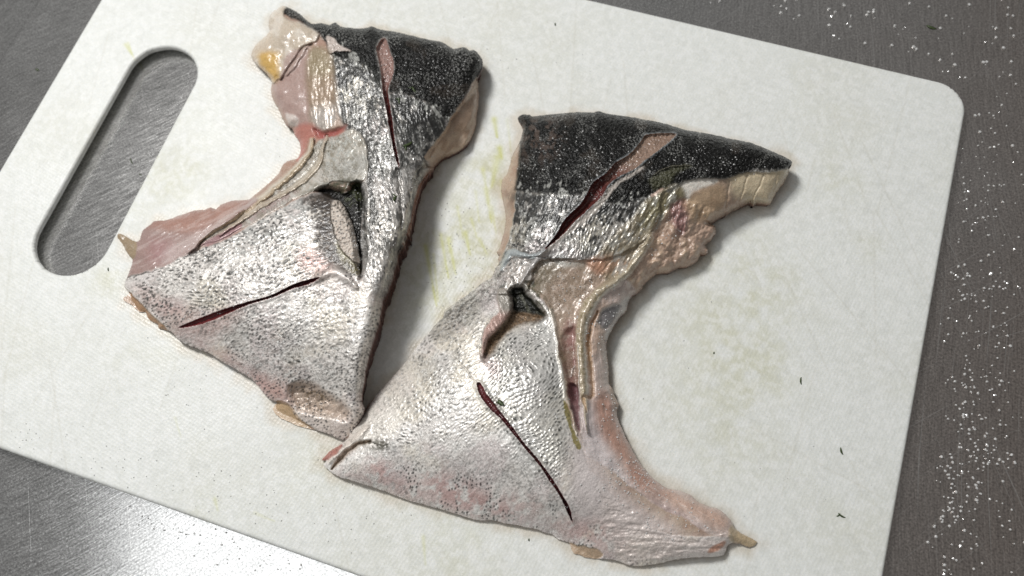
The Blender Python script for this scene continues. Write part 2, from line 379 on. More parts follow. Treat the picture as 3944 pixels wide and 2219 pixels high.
# ------------------------------------------------------------------ the sculpting sheet for a fish collar
MM = .001
class Sheet:
    def __init__(s, outline, ctrl, step=2.0, seed=1):
        P = np.array(outline); s.step = step; s.outline = smooth(outline, 2)
        u = np.arange(P[:, 0].min() - 8, P[:, 0].max() + 8, step); v = np.arange(P[:, 1].min() - 8, P[:, 1].max() + 8, step)
        s.U, s.V = np.meshgrid(u, v); s.seed = seed
        U, V = s.U, s.V
        s.jag = lambda a, b: 2.6 * (fbm(a, b, 9, 3, seed + 2) - .5)
        s.f = lambda a, b: sdf(a, b, s.outline) + s.jag(a, b)
        s.d = s.f(U, V)
        s.Uw = U + 7 * (fbm(U, V, 16, 3, seed + 5) - .5); s.Vw = V + 7 * (fbm(U, V, 16, 3, seed + 8) - .5)
        q = np.array(ctrl, float); q[:, :2] /= 500.; n = len(q)       # smooth thin-plate surface through the heights
        def ker(r2): return .5 * r2 * np.log(r2 + 1e-9)
        A_ = np.zeros((n + 3, n + 3)); A_[:n, :n] = ker((q[:, None, 0] - q[None, :, 0]) ** 2 + (q[:, None, 1] - q[None, :, 1]) ** 2) + np.eye(n) * .004
        A_[:n, n] = 1; A_[:n, n + 1:] = q[:, :2]; A_[n, :n] = 1; A_[n + 1:, :n] = q[:, :2].T
        w_ = np.linalg.solve(A_, np.concatenate([q[:, 2], np.zeros(3)])); uu = U / 500.; vv = V / 500.
        s.H = w_[n] + w_[n + 1] * uu + w_[n + 2] * vv
        for i in range(n): s.H = s.H + w_[i] * ker((uu - q[i, 0]) ** 2 + (vv - q[i, 1]) ** 2)
        s.H = np.clip(s.H, 1.2, 28)
        s.h = np.zeros(U.shape); s.C = np.zeros(U.shape + (3,)); s.mt = np.zeros(U.shape); s.rg = np.full(U.shape, .35)
        s.reg = np.zeros(U.shape, int); s.names = ['flesh']
    def poly(s, pts, soft=6, warp=True, sm=True):
        pts = smooth(pts, 3) if sm else pts
        P = np.array(pts); pad = soft + 12
        i = (s.U > P[:, 0].min() - pad) & (s.U < P[:, 0].max() + pad) & (s.V > P[:, 1].min() - pad) & (s.V < P[:, 1].max() + pad)
        m = np.zeros(s.U.shape); A, B = (s.Uw, s.Vw) if warp else (s.U, s.V)
        m[i] = sstep(-soft * .5, soft * .5, sdf(A[i], B[i], pts)); return m
    def line(s, pts, k=1.0, warp=False):
        P = np.array(pts); pad = P[:, 2].max() * k * 1.5 + 10
        i = (s.U > P[:, 0].min() - pad) & (s.U < P[:, 0].max() + pad) & (s.V > P[:, 1].min() - pad) & (s.V < P[:, 1].max() + pad)
        r = np.full(s.U.shape, 9.0); t = np.zeros(s.U.shape); g = np.zeros(s.U.shape); A, B = (s.Uw, s.Vw) if warp else (s.U, s.V)
        r[i], t[i], g[i] = stroke(A[i], B[i], pts); return r, t, g
    def paint(s, m, col, al=1.0, mt=None, rg=None, reg=None):
        mm = np.clip(m * al, 0, 1)
        s.C = s.C * (1 - mm[..., None]) + lin(col) * mm[..., None]
        if mt is not None: s.mt = s.mt * (1 - mm) + mt * mm
        if rg is not None: s.rg = s.rg * (1 - mm) + rg * mm
        if reg:
            if reg not in s.names: s.names.append(reg)
            s.reg = np.where(m > .5, s.names.index(reg), s.reg)
    def raise_(s, m, mm_): s.h = s.h + m * mm_
    def n(s, size, octs=3, seed=0, ang=0, st=1): return fbm(s.U, s.V, size, octs, s.seed * 11 + seed, ang, st)

    # surface kinds ------------------------------------------------
    def dark_skin(s, m, al=1.0, reg='dark_skin'):
        s.paint(m, (24, 24, 23), al, .0, .27, reg)
        a, b = worley(s.Uw, s.Vw, 11, s.seed + 1); cell = sstep(.05, .45, b - a); grain = s.n(5, 3, 21)
        a2, _ = worley(s.U, s.V, 5.0, s.seed + 4)
        s.raise_(m, .34 * (cell - .5) + .45 * (s.n(26, 3, 20) - .5) + .24 * (.5 - a2))
        s.paint(m * sstep(.60, .74, grain) * cell, (70, 69, 67), .25 * al, .1, .3)
        s.paint(m * sstep(.55, .7, s.n(34, 3, 23)), (20, 20, 19), .5 * al)
        s.paint(m * sstep(.62, .74, s.n(60, 3, 25)), (70, 62, 54), .35 * al)
        s.paint(m * sstep(.30, .16, a2) * sstep(.5, .7, s.n(30, 2, 27)), (170, 170, 166), .6 * al, .2, .25)
    def silver(s, m, ang, dark=.5, col=(236, 231, 224), mt=.10, rg=.36, al=1.0, reg='silver_skin', st=3.2, size=7, fk=1.0):
        s.paint(m, col, al, mt, rg, reg)
        k = s.n(size, 3, 31, ang, st); k2 = s.n(size * 3.5, 3, 33); k3 = s.n(size * .45, 2, 34, ang, 2.2)
        s.raise_(m, .26 * (k - .5) + .10 * (s.n(18, 2, 36, ang + 20, 1.8) - .5) + .10 * (k3 - .5))
        s.paint(m * sstep(.50, .72, s.n(90, 2, 43)), (222, 211, 188), .6 * al); s.paint(m * sstep(.52, .72, s.n(75, 2, 44)), (214, 198, 198), .5 * al); s.paint(m * sstep(.55, .75, s.n(60, 3, 45)), (176, 174, 170), .5 * al)
        s.paint(m * sstep(.45, .62, s.n(30, 3, 37)), (208, 200, 193), .5 * al * fk)
        s.paint(m * sstep(.62 - .16 * dark, .74 - .1 * dark, k) * sstep(.62 - .5 * dark, .8 - .4 * dark, k2), (84, 83, 80), .8 * al * fk, .1, .36)
        s.paint(m * sstep(.56, .66, k3) * sstep(.40, .60, s.n(12, 3, 38)), (128, 124, 118), .42 * al * fk)
        s.paint(m * sstep(.42, .30, k3) * sstep(.60, .45, k), (240, 239, 235), .6 * al, .75, .2)  # small near-white glints, highlights painted into the skin colour
        g3 = s.n(3.2, 2, 42, ang, 1.6); s.paint(m * sstep(.52, .68, g3), (104, 101, 96), .42 * al * fk); s.paint(m * sstep(.44, .30, g3), (250, 249, 245), .45 * al)
        a, _ = worley(s.U, s.V, 4.2, s.seed + 6)
        s.paint(m * sstep(.34, .18, a) * sstep(.42, .62, s.n(36, 3, 39) + .25 * dark - .08), (66, 65, 62), .75 * al * (.4 + .6 * fk))
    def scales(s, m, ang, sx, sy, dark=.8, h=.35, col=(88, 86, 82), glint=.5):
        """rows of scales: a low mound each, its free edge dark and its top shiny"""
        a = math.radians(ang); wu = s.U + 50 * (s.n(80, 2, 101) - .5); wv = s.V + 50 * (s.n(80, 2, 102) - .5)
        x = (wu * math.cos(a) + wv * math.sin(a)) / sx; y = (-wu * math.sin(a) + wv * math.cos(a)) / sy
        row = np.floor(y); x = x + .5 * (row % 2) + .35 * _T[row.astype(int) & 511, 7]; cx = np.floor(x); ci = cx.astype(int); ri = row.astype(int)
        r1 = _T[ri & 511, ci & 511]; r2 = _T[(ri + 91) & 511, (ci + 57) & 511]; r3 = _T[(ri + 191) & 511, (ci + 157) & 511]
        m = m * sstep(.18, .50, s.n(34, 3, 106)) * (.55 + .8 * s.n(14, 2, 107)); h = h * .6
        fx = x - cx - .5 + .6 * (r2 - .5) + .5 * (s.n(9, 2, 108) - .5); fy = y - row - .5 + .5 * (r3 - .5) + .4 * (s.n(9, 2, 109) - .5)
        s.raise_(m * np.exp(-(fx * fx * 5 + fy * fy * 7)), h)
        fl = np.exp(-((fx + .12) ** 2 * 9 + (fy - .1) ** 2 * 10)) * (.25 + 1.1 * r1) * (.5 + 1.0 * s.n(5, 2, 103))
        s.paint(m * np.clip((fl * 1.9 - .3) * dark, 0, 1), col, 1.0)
        s.paint(m * np.exp(-((fx - .12) ** 2 * 18 + (fy + .2) ** 2 * 50)) * (r2 > .5), (240, 239, 235), glint * .6, .5, .22)  # pale highlight painted on top of some scales
    def fade(s, pu, pv, m, ang, dn=46, up=40):
        d = s.V - np.interp(s.U, pu, pv) + 26 * (s.n(22, 3, 131) - .5); k = s.n(8, 3, 132, ang, 1.9)
        m = m * (s.U > pu[0] - 5) * (s.U < pu[-1] + 5)
        s.paint(m * (d > -14) * sstep(0, .10, k - (.36 + .30 * np.clip(d, 0, 400) / dn)), (36, 36, 35), .92, .05, .34)
        s.paint(m * (d <= 8) * sstep(0, .10, k - (.52 + .24 * np.clip(-d, 0, 400) / up)), (172, 172, 167), .8, .25, .3)
    def fibre(s, m, ang, al=.6, lo=(150, 118, 108), hi=(228, 216, 210)):
        k = s.n(5, 3, 121, ang, 9); s.paint(m * sstep(.52, .68, k), lo, al * .55); s.paint(m * sstep(.44, .32, k), hi, al); s.raise_(m, .35 * (k - .5))
    def pink(s, m, reg=None, tint=(190, 110, 105), al=.25):
        s.paint(m * sstep(.35, .65, s.n(30, 3, 41)), tint, al, None, None, reg)

    def cut(s, axis, pts, depth=9, c_top=(150, 112, 104), c_deep=(86, 36, 36), edge=(205, 200, 195), ew=3.0, topfrac=.3):
        """a knife cut: pts is the traced opening, axis runs along it from the shallow end"""
        P = np.array(pts); i = (s.U > P[:, 0].min() - 15) & (s.U < P[:, 0].max() + 15) & (s.V > P[:, 1].min() - 15) & (s.V < P[:, 1].max() + 15)
        dist = np.full(s.U.shape, 99.0); dist[i] = -sdf(s.U[i], s.V[i], smooth(pts, 3)) + 1.8 * (fbm(s.U[i], s.V[i], 6, 2, s.seed + 50) - .5)
        r, t, g = s.line([(a, b, 30.) for a, b in axis], 3)
        band = sstep(ew + 2.5, ew * .3, dist) * (.35 + .65 * sstep(.35, .6, s.n(10, 2, 51)))
        s.paint(band, edge, .36, .1, .35)
        s.raise_(sstep(11, 0, dist) * (dist > -1), .5)
        inside = dist < .6
        lay = sstep(topfrac, topfrac + .25, t + .12 * (s.n(20, 2, 53) - .5))
        cc = lin(c_top) * (1 - lay[..., None]) + lin(c_deep) * lay[..., None]
        cc = cc * (.75 + .55 * s.n(6, 3, 55, 60, 3))[..., None]
        s.C = np.where(inside[..., None], cc, s.C); s.mt = np.where(inside, 0, s.mt); s.rg = np.where(inside, .32, s.rg)
        s.cutn = getattr(s, 'cutn', 0) + 1; s.names.append('knife_cut#%d' % s.cutn)
        s.reg = np.where(inside, len(s.names) - 1, s.reg)
        prof = 1 - np.exp(np.minimum(dist, 0) / 3.0)
        s.h = s.h - np.where(inside, depth * prof * (.45 + .55 * lay), 0)

    def build(s, name, label, inset=.0009, zb=TOP):
        U, V, step = s.U, s.V, s.step
        keep = s.d > -.6 * step; e = .5; A, B = U.copy(), V.copy()
        for _ in range(2):
            near = keep & (s.f(A, B) < .6 * step) if _ else keep & (s.d < .6 * step)
            a, b = A[near], B[near]
            d = s.f(a, b); gx = (s.f(a + e, b) - s.f(a - e, b)) / (2 * e); gy = (s.f(a, b + e) - s.f(a, b - e)) / (2 * e)
            g = np.maximum(np.hypot(gx, gy), .3); A[near] = a - gx / g * np.clip(d / g, -step, step); B[near] = b - gy / g * np.clip(d / g, -step, step)
        dd = np.maximum(s.d, 0)
        rnd_ = s.round if hasattr(s, 'round') else 1.0
        prof = 1 - .42 * np.exp(-dd / (13.0 * rnd_)) - .10 * np.exp(-dd / 3.0)
        H = np.maximum((s.H * prof + s.h), .5) * MM
        s.Hf = H
        Z = zb + H; X, Y = p2w(A, B, Z)
        P = np.stack([X, Y, Z], -1)
        # normals of the whole sheet, so that parts meet without a seam
        du = np.gradient(P, axis=1); dv = np.gradient(P, axis=0); N = np.cross(dv, du); N /= np.linalg.norm(N, axis=-1, keepdims=True) + 1e-12
        N *= np.sign((N * (CAM - P)).sum(-1, keepdims=True)); s.P = P; s.N = N; s.keep = keep
        q = grid_cells(keep); Pf = P.reshape(-1, 3); Nf = N.reshape(-1, 3); Cf = np.clip(s.C.reshape(-1, 3), 0.004, .92); mf = s.mt.ravel(); rf = s.rg.ravel()
        a_ = Pf[q[:, 1]] - Pf[q[:, 0]]; b_ = Pf[q[:, 2]] - Pf[q[:, 0]]
        if np.mean(np.cross(a_, b_)[:, 2]) < 0: q = q[:, ::-1]
        rg = s.reg.ravel(); qr = rg[q[:, 0]]
        root = bpy.data.objects.new(name, None); sc.collection.objects.link(root); root.empty_display_size = .02
        cx, cy = Pf[q[:, 0], 0].mean(), Pf[q[:, 0], 1].mean(); root.location = (cx, cy, zb)
        off = np.array([cx, cy, zb]); s.root = root
        be = border(q); bv = sorted({x for ab in be for x in ab}); m = {v_: i for i, v_ in enumerate(bv)}
        for k, nm in enumerate(s.names):
            qq = q[qr == k]
            if not len(qq) and k: continue
            V0, N0, C0, M0, R0 = Pf, Nf, Cf, mf, rf
            if k == 0:      # the flesh also carries the cut sides down to the board
                Bp = Pf[bv]; u0, v0 = A.ravel()[bv], B.ravel()[bv]
                gx = (s.f(u0 + 1.5, v0) - s.f(u0 - 1.5, v0)); gy = (s.f(u0, v0 + 1.5) - s.f(u0, v0 - 1.5)); g = np.hypot(gx, gy) + 1e-9
                ox, oy = p2w(u0 - gx / g * 5, v0 - gy / g * 5, Bp[:, 2]); wx, wy = ox - Bp[:, 0], oy - Bp[:, 1]; L = np.hypot(wx, wy) + 1e-9; wx /= L; wy /= L
                vs, ns, cs, ms, rs = [Pf], [Nf], [Cf], [mf], [rf]; prev = np.array(bv); fs = [qq]
                hh = Bp[:, 2] - zb; nn = fbm(u0, v0, 14, 3, s.seed + 70)
                side = lin(s.side_col)
                for kk, (fz, oo) in enumerate([(1.0, 0.0), (.93, .25), (.75, .15), (.5, -.4), (.25, -.9), (0.0, -1.0)]):
                    o_ = oo * inset * (.5 + nn) * np.minimum(1, hh / .006) * (1 + (hh / .008 * s.under if oo < 0 else 0))
                    r = np.stack([Bp[:, 0] + wx * o_, Bp[:, 1] + wy * o_, zb + hh * fz + (.00005 if fz == 0 else 0)], 1)
                    base = sum(len(x) for x in vs); vs.append(r); cur = base + np.arange(len(bv))
                    nrm = np.stack([wx, wy, np.full(len(bv), .7 if kk == 0 else .15 if oo > 0 else -.2)], 1); nrm /= np.linalg.norm(nrm, axis=1, keepdims=True); ns.append(nrm)
                    mixf = min(1, kk / 2.0)
                    cs.append(Cf[bv] * (1 - mixf) + side * mixf * (.8 + .4 * nn[:, None])); ms.append(mf[bv] * (1 - mixf)); rs.append(rf[bv])
                    fs.append(np.array([(prev[m[b]], prev[m[a]], cur[m[a]], cur[m[b]]) for a, b in be])); prev = cur
                V0, N0, C0, M0, R0 = map(np.concatenate, (vs, ns, cs, ms, rs)); qq = np.concatenate(fs)
            used, inv = np.unique(qq, return_inverse=True); qq = inv.reshape(qq.shape); bn = nm.split('#')[0]
            mesh_obj(bn, V0[used] - off, qq, MAT[bn], root, N0[used], {'pigment': C0[used], 'sheen_metal': M0[used], 'gloss_rough': R0[used]})
        tag(root, label, 'fish collar', 'two cut fish collars on the cutting board')
        return root
    def spot(s, u, v, lift=0):
        j = int(round((u - s.U[0, 0]) / s.step)); i = int(round((v - s.V[0, 0]) / s.step))
        i = min(max(i, 0), s.P.shape[0] - 1); j = min(max(j, 0), s.P.shape[1] - 1)
        return s.P[i, j], s.N[i, j]

# ------------------------------------------------------------------ left collar
def collar_left():
    out = tr(1, (370, 95), (430, 58), (480, 62), (560, 105), (620, 150), (680, 205), (730, 215), (790, 208), (860, 225), (890, 212), (920, 203), (960, 238), (1050, 252), (1130, 258), (1210, 246), (1250, 238), (1300, 260), (1380, 275), (1480, 292), (1580, 315), (1700, 345), (1800, 365), (1880, 380), (1930, 410), (1980, 440), (2040, 428), (2090, 430), (2120, 458), (2160, 448), (2200, 480), (2230, 530), (2235, 590), (2215, 650), (2190, 690), (2198, 760), (2203, 880), (2198, 960), (2185, 1060), (2175, 1150), (2140, 1240), (2070, 1330), (1980, 1385), (1900, 1415), (1850, 1449))
    out += [(1085, 428), (1062, 456), (1050, 490), (1037, 540), (1026, 588)] + tr(2, (2500, 645), (2472, 730), (2430, 790), (2420, 850), (2395, 930), (2375, 1010), (2340, 1100), (2300, 1180), (2280, 1270), (2262, 1380))
    out += tr(3, (2235, 500), (2205, 600), (2178, 700), (2155, 800), (2145, 900), (2130, 980), (2125, 1060), (2147, 1120), (2125, 1200), (2065, 1280), (2030, 1350), (2000, 1388), (1900, 1352), (1800, 1312), (1710, 1292), (1620, 1272), (1500, 1222), (1430, 1180), (1395, 1125), (1430, 1076), (1370, 1045), (1330, 1005), (1280, 940), (1220, 875), (1150, 832), (1080, 790), (1000, 750), (930, 700), (860, 660), (780, 630), (700, 600), (620, 560), (580, 505), (530, 480), (455, 462), (450, 430), (405, 410), (365, 375), (345, 322), (290, 325), (240, 275), (170, 235), (165, 205), (210, 180), (195, 150), (170, 120), (180, 60))
    out += tr(2, (185, 1030), (205, 975), (232, 900), (240, 855), (210, 830), (150, 725), (110, 672), (118, 645), (150, 650), (200, 678), (262, 712), (300, 690), (320, 620), (370, 582), (420, 542), (500, 536), (560, 520), (620, 493), (700, 470), (760, 450), (830, 448), (880, 424), (925, 444), (975, 400), (1080, 370), (1200, 362), (1250, 320), (1340, 250), (1400, 190), (1450, 140), (1475, 80), (1515, 45), (1560, 40))
    out += tr(1, (500, 1442), (560, 1435), (592, 1400), (603, 1330), (592, 1270), (550, 1212), (530, 1158), (480, 1135), (440, 1062), (400, 972), (370, 930), (335, 830), (345, 742), (320, 690), (270, 640), (230, 600), (190, 560), (160, 500), (180, 430), (210, 390), (260, 350), (310, 300), (325, 270), (315, 230), (325, 150), (345, 115))
    ctrl = [(650, 150, 5), (690, 60, 8), (740, 60, 11), (900, 75, 13), (900, 130, 16), (1100, 120, 15), (1205, 140, 14), (1195, 220, 12), (1190, 300, 10), (1150, 380, 10), (1090, 430, 14), (1050, 480, 19), (1020, 600, 25), (960, 780, 25), (925, 930, 21), (910, 1030, 13), (885, 1100, 3),
            (1100, 280, 17), (1000, 380, 20), (950, 250, 18), (960, 600, 23), (900, 800, 22), (850, 760, 20), (840, 620, 20), (740, 600, 19), (700, 520, 14), (850, 420, 15), (870, 330, 15), (760, 300, 9), (700, 280, 5), (770, 380, 7), (720, 440, 5), (640, 480, 4.5), (560, 580, 10), (450, 600, 7), (400, 620, 6), (330, 600, 2), (400, 540, 3.5),
            (310, 620, 1.5), (325, 700, 3), (330, 760, 2.2), (420, 820, 5), (480, 740, 12), (560, 680, 15), (600, 800, 15), (700, 760, 18), (600, 900, 7), (540, 880, 5), (700, 980, 5), (780, 920, 13), (820, 1000, 7), (730, 1050, 1.8), (840, 1075, 4)]
    S = Sheet(out, ctrl, 1.6, 1); S.side_col = (92, 50, 40); S.under = 0
    one = np.ones(S.U.shape)
    # flesh everywhere first
    S.paint(one, (172, 146, 130), 1, 0, .34); S.paint(sstep(.45, .7, S.n(40, 3, 1)), (184, 164, 150), .6); S.paint(sstep(.5, .7, S.n(22, 3, 2)), (162, 122, 106), .4)
    base_relief = .5 * (S.n(16, 3, 3) - .5); S.raise_(one, base_relief)
    # beige gristle lobe, yellow fat
    lobe = S.poly(tr(1, (350, 80), (440, 40), (480, 60), (450, 150), (560, 200), (700, 250), (765, 310), (745, 365), (680, 400), (570, 590), (500, 660), (400, 725), (330, 740), (100, 500), (300, 200)), 8)
    S.paint(lobe, (196, 183, 166), 1, 0, .3); S.raise_(lobe, 1.2 + .8 * (S.n(28, 3, 4) - .5) * 2)
    S.paint(lobe * sstep(.45, .7, S.n(26, 3, 6)), (222, 214, 203), .7)
    S.paint(S.poly(tr(1, (230, 470), (400, 480), (400, 560), (415, 700), (350, 720), (290, 640), (240, 590)), 24), (205, 165, 84), .85); S.raise_(S.poly(tr(1, (240, 470), (400, 480), (390, 640), (350, 700), (240, 590)), 20), .8)
    S.paint(S.poly(tr(1, (230, 280), (330, 240), (330, 430), (200, 500), (170, 480)), 20), (205, 190, 172), .6)
    r, t, g = S.line(tr(1, (700, 400, 20), (620, 430, 22), (560, 520, 20), (500, 600, 20), (430, 720, 24)), 2); S.raise_(np.exp(-r * r), -1.3)
    S.paint(S.poly(tr(1, (470, 500), (620, 430), (690, 420), (680, 760), (690, 1100), (560, 1130), (430, 1000), (350, 800), (420, 720)), 14), (172, 148, 142), .8)
    for px, py, rr, hh in [(420, 830, 60, 1.4), (470, 940, 70, 1.2), (560, 860, 60, 1.0), (430, 1060, 60, 1.2), (520, 1080, 50, 1.5), (590, 990, 60, .8), (300, 380, 60, 1.2), (430, 300, 80, 1.3), (640, 290, 80, 1.2)]:
        q = tr(1, (px, py)); dd = np.hypot(S.U - q[0][0], S.V - q[0][1]) / (rr * .2793); S.raise_(np.exp(-dd ** 2), hh)
    S.paint(S.poly(tr(1, (470, 1020), (560, 1050), (580, 1120), (500, 1130)), 8), (220, 212, 205), .7)
    # silver and dark skin
    sil = S.poly(tr(1, (900, 500), (1060, 520), (1400, 330), (2300, 380), (2300, 700), (2100, 850), (1990, 1010), (1890, 1180), (1800, 1300), (1735, 1449)) + tr(2, (2576, 150), (2545, 380), (2480, 600), (2478, 700), (2600, 700), (2600, 1300)) +
                 tr(3, (2400, 500), (2300, 900), (2200, 1100), (2150, 1330), (1990, 1450), (1760, 1300), (1600, 1210), (1530, 1100), (1400, 1060), (1300, 1000), (1100, 850), (500, 560), (540, 480), (430, 370), (300, 250), (195, 150), (100, 60)) +
                 tr(2, (100, 1040), (205, 990), (300, 970), (450, 930), (560, 880), (680, 820), (770, 790), (880, 735), (960, 715), (1100, 650), (1220, 570), (1400, 470), (1560, 380), (1700, 320), (1850, 300), (2000, 300), (2120, 230), (2180, 130)) + tr(1, (1130, 1200), (1000, 1120), (930, 1000), (905, 800)), 4)
    S.silver(sil, -19, .45, (244, 238, 232), fk=.7)
    S.raise_(sil, .9 - base_relief)
    neck = S.poly(tr(1, (880, 490), (1300, 500), (1800, 900), (1900, 1100), (1735, 1449)) + [(1062, 470), (1030, 600), (1000, 720), (940, 740), (915, 640), (905, 520), (925, 430), (870, 330), (850, 250)], 26)
    S.silver(neck, 82, .95, (158, 158, 154), .25, .3, size=8, st=3.5)
    S.paint(neck * S.poly([(960, 440), (1050, 470), (1030, 600), (985, 720), (940, 780), (925, 650), (940, 520)], 30), (214, 208, 202), .45)
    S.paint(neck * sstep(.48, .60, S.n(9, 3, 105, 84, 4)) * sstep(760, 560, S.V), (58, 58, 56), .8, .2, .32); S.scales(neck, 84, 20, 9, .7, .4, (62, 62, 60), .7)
    dk = S.poly(tr(1, (480, 62), (450, 120), (560, 180), (650, 232), (720, 262), (765, 300), (830, 400), (870, 490), (960, 520), (1120, 560), (1240, 640), (1330, 800), (1460, 830), (1620, 880), (1800, 960), (1900, 1080), (1990, 1010), (2100, 850), (2200, 690), (2400, 500), (2100, 380), (1600, 200), (900, 100), (600, 50)), 8)
    dkf = S.poly(tr(1, (1330, 800), (1620, 880), (1950, 960), (1900, 1180), (1780, 1400), (1700, 1560), (1560, 1440), (1440, 1150), (1370, 950)), 60)
    S.dark_skin(np.clip(dk + 0 * dkf, 0, 1))
    S.paint(dkf * sstep(.34, .54, S.n(9, 3, 61, 75, 1.6)), (44, 44, 43), .9, .1, .36)
    S.paint(S.poly(tr(1, (980, 560), (1240, 600), (1320, 760), (1340, 1000), (1150, 900)), 44) * sstep(.40, .54, S.n(10, 3, 62, 60, 2)), (50, 51, 48), .9)
    S.fade([832, 870, 915, 955, 1000, 1045, 1090, 1120, 1145], [140, 146, 168, 236, 240, 262, 290, 318, 320], np.maximum(sil, dk), 72, 125, 46)
    # pale worn line between dark and silver
    r, t, g = S.line(tr(1, (1400, 835, 18), (1500, 845, 30), (1620, 880, 20), (1760, 930, 14)), 2, True); S.paint(np.exp(-r * r) * sstep(.4, .6, S.n(7, 2, 125)), (166, 158, 150), .5)
    # flesh bulge under the skin edge at right
    S.paint(S.poly(tr(1, (2190, 700), (2300, 800), (2250, 1449), (1740, 1449), (1800, 1305), (1895, 1180), (1990, 1010), (2110, 850)), 3), (180, 156, 136), 1, 0, .32, 'flesh')
    bul = S.poly(tr(1, (2200, 700), (2300, 800), (2250, 1500), (1740, 1500), (1800, 1320), (1900, 1190), (2000, 1020), (2120, 860)), 6); S.raise_(bul, -2.4 + 1.6 * (S.n(24, 2, 9, 120, 2) - .5) * 2)
    S.paint(bul * sstep(.45, .65, S.n(20, 3, 11, 120, 2)), (204, 186, 166), .6)
    S.paint(S.poly([(1085, 428), (1062, 456), (1046, 480), (1022, 600), (1012, 612), (1030, 620), (1060, 520), (1100, 440)], 4), (150, 104, 84), 1, 0, .32, 'flesh')
    # pale flap
    fl = S.poly(tr(1, (835, 330), (900, 340), (960, 400), (1060, 460), (960, 462), (870, 480), (845, 420)), 4); S.paint(fl, (196, 184, 176), 1, .05, .28, 'skin_flap'); S.raise_(fl, .9)
    # olive to tan gill plate with long grooves
    ol = S.poly(tr(1, (690, 440), (800, 420), (865, 470), (900, 640), (925, 850), (930, 1010), (885, 1150), (760, 1180), (700, 1110), (672, 900), (650, 650)), 22)
    S.paint(ol, (158, 138, 118), 1, .08, .34, 'bone_ridge'); S.raise_(ol, .2 + .9 * (S.n(11, 3, 13, 86, 5) - .5))
    S.paint(ol * S.poly(tr(1, (650, 450), (860, 450), (890, 650), (680, 680)), 40), (138, 130, 98), .5)
    S.paint(ol * S.poly(tr(1, (700, 980), (1000, 960), (930, 1180), (740, 1180)), 36), (206, 200, 194), .75, .4, .3)
    S.paint(ol * sstep(.55, .7, S.n(5, 2, 14)) * sstep(.4, .6, S.n(30, 2, 15)), (112, 92, 72), .35)
    # red bruise above the notch
    S.paint(S.poly(tr(1, (540, 1160), (700, 1110), (790, 1170), (900, 1180), (1010, 1130), (960, 1210), (880, 1250), (770, 1260), (680, 1260), (620, 1420), (560, 1430)), 16), (184, 116, 106), .75)
    S.paint(S.poly(tr(1, (720, 1160), (830, 1185), (990, 1150), (900, 1235), (780, 1250)), 12), (150, 70, 66), .75); S.raise_(S.poly(tr(1, (720, 1160), (830, 1185), (990, 1150), (900, 1245), (770, 1255)), 14), -1.6)
    # translucent membrane over the fin root, down to the left
    mb = S.poly(tr(1, (780, 1265), (930, 1225), (1050, 1160), (1150, 1220), (1200, 1340), (1210, 1449)) + tr(2, (2195, 60), (2180, 140), (2130, 215), (2000, 215), (1900, 205), (1820, 270), (1690, 310), (1560, 365), (1420, 450), (1240, 555), (1100, 620), (960, 700), (860, 720), (790, 760), (860, 680), (1000, 590), (1200, 450), (1400, 270), (1560, 100)), 6)
    S.paint(mb, (188, 181, 170), 1, .12, .27, 'membrane'); S.raise_(mb, .9)
    S.paint(mb * sstep(.5, .66, S.n(14, 3, 16)), (210, 206, 199), .6, .1, .28)
    S.paint(mb * S.poly([(740, 350), (890, 320), (880, 370), (780, 420), (700, 470)], 30) * sstep(.5, .6, S.n(6, 2, 17)), (120, 108, 92), .4)
    S.paint(mb * S.poly(tr(2, (2000, 0), (2200, 0), (2190, 120), (2050, 190), (1900, 160)), 40), (166, 165, 159), .8)
    S.paint(mb * S.poly(tr(2, (1300, 380), (1600, 260), (1500, 380), (1100, 620), (900, 710)), 30), (172, 146, 146), .6)
    S.paint(mb * sstep(.45, .62, S.n(18, 3, 116)), (140, 134, 120), .6); S.paint(mb * sstep(.55, .68, S.n(10, 3, 117)), (208, 205, 197), .6)
    a, _ = worley(S.U, S.V, 4.4, 15); S.paint(mb * sstep(.34, .18, a) * sstep(.40, .58, S.n(24, 2, 112)), (74, 66, 54), .7); S.paint(mb * S.poly([(830, 350), (880, 330), (910, 350), (860, 420), (820, 430)], 20) * sstep(.45, .6, S.n(6, 2, 113)), (225, 224, 216), .8, .6, .2)
    # bone ridges running down to the left
    for pts, hh, cc in [(tr(1, (700, 1260, 44), (690, 1360, 50), (620, 1449, 54)) + tr(2, (1600, 100, 58), (1450, 230, 56), (1310, 350, 60), (1160, 450, 60), (980, 560, 60), (820, 680, 40), (700, 800, 20)), 2.2, (190, 170, 142)),
                        (tr(1, (840, 1230, 26), (800, 1350, 34)) + tr(2, (1760, 90, 50), (1620, 230, 44), (1450, 330, 44), (1280, 430, 40), (1120, 540, 36), (960, 650, 30)), 1.0, (186, 172, 152))]:
        r, t, g = S.line(pts, 2, True); S.paint(sstep(1.2, .8, r), cc, .8, .08, .3, 'bone_ridge'); S.raise_(np.exp(-(r * .9) ** 2), hh)
        S.raise_(np.exp(-((r - 1.25) / .35) ** 2), -.8)
        S.paint(sstep(.9, .6, r) * sstep(.5, .62, S.n(5, 2, 18)), (118, 102, 80), .35); S.paint(np.exp(-((r * g - .5) / .25) ** 2) * (r < 1.5), (222, 214, 200), .5)
    # thick pink flesh of the lower left
    pk = S.poly(tr(2, (200, 1000), (160, 800), (320, 540), (700, 440), (1180, 350), (1260, 380), (1000, 560), (900, 620), (800, 700), (760, 790), (640, 840), (480, 920), (330, 970), (215, 990)), 8)
    S.paint(pk, (162, 138, 132), 1, 0, .3, 'flesh'); S.raise_(pk, 1.2)
    S.paint(pk * S.poly(tr(2, (400, 560), (800, 440), (1180, 350), (1100, 450), (850, 600), (700, 640), (450, 600)), 30), (172, 132, 118), .75)
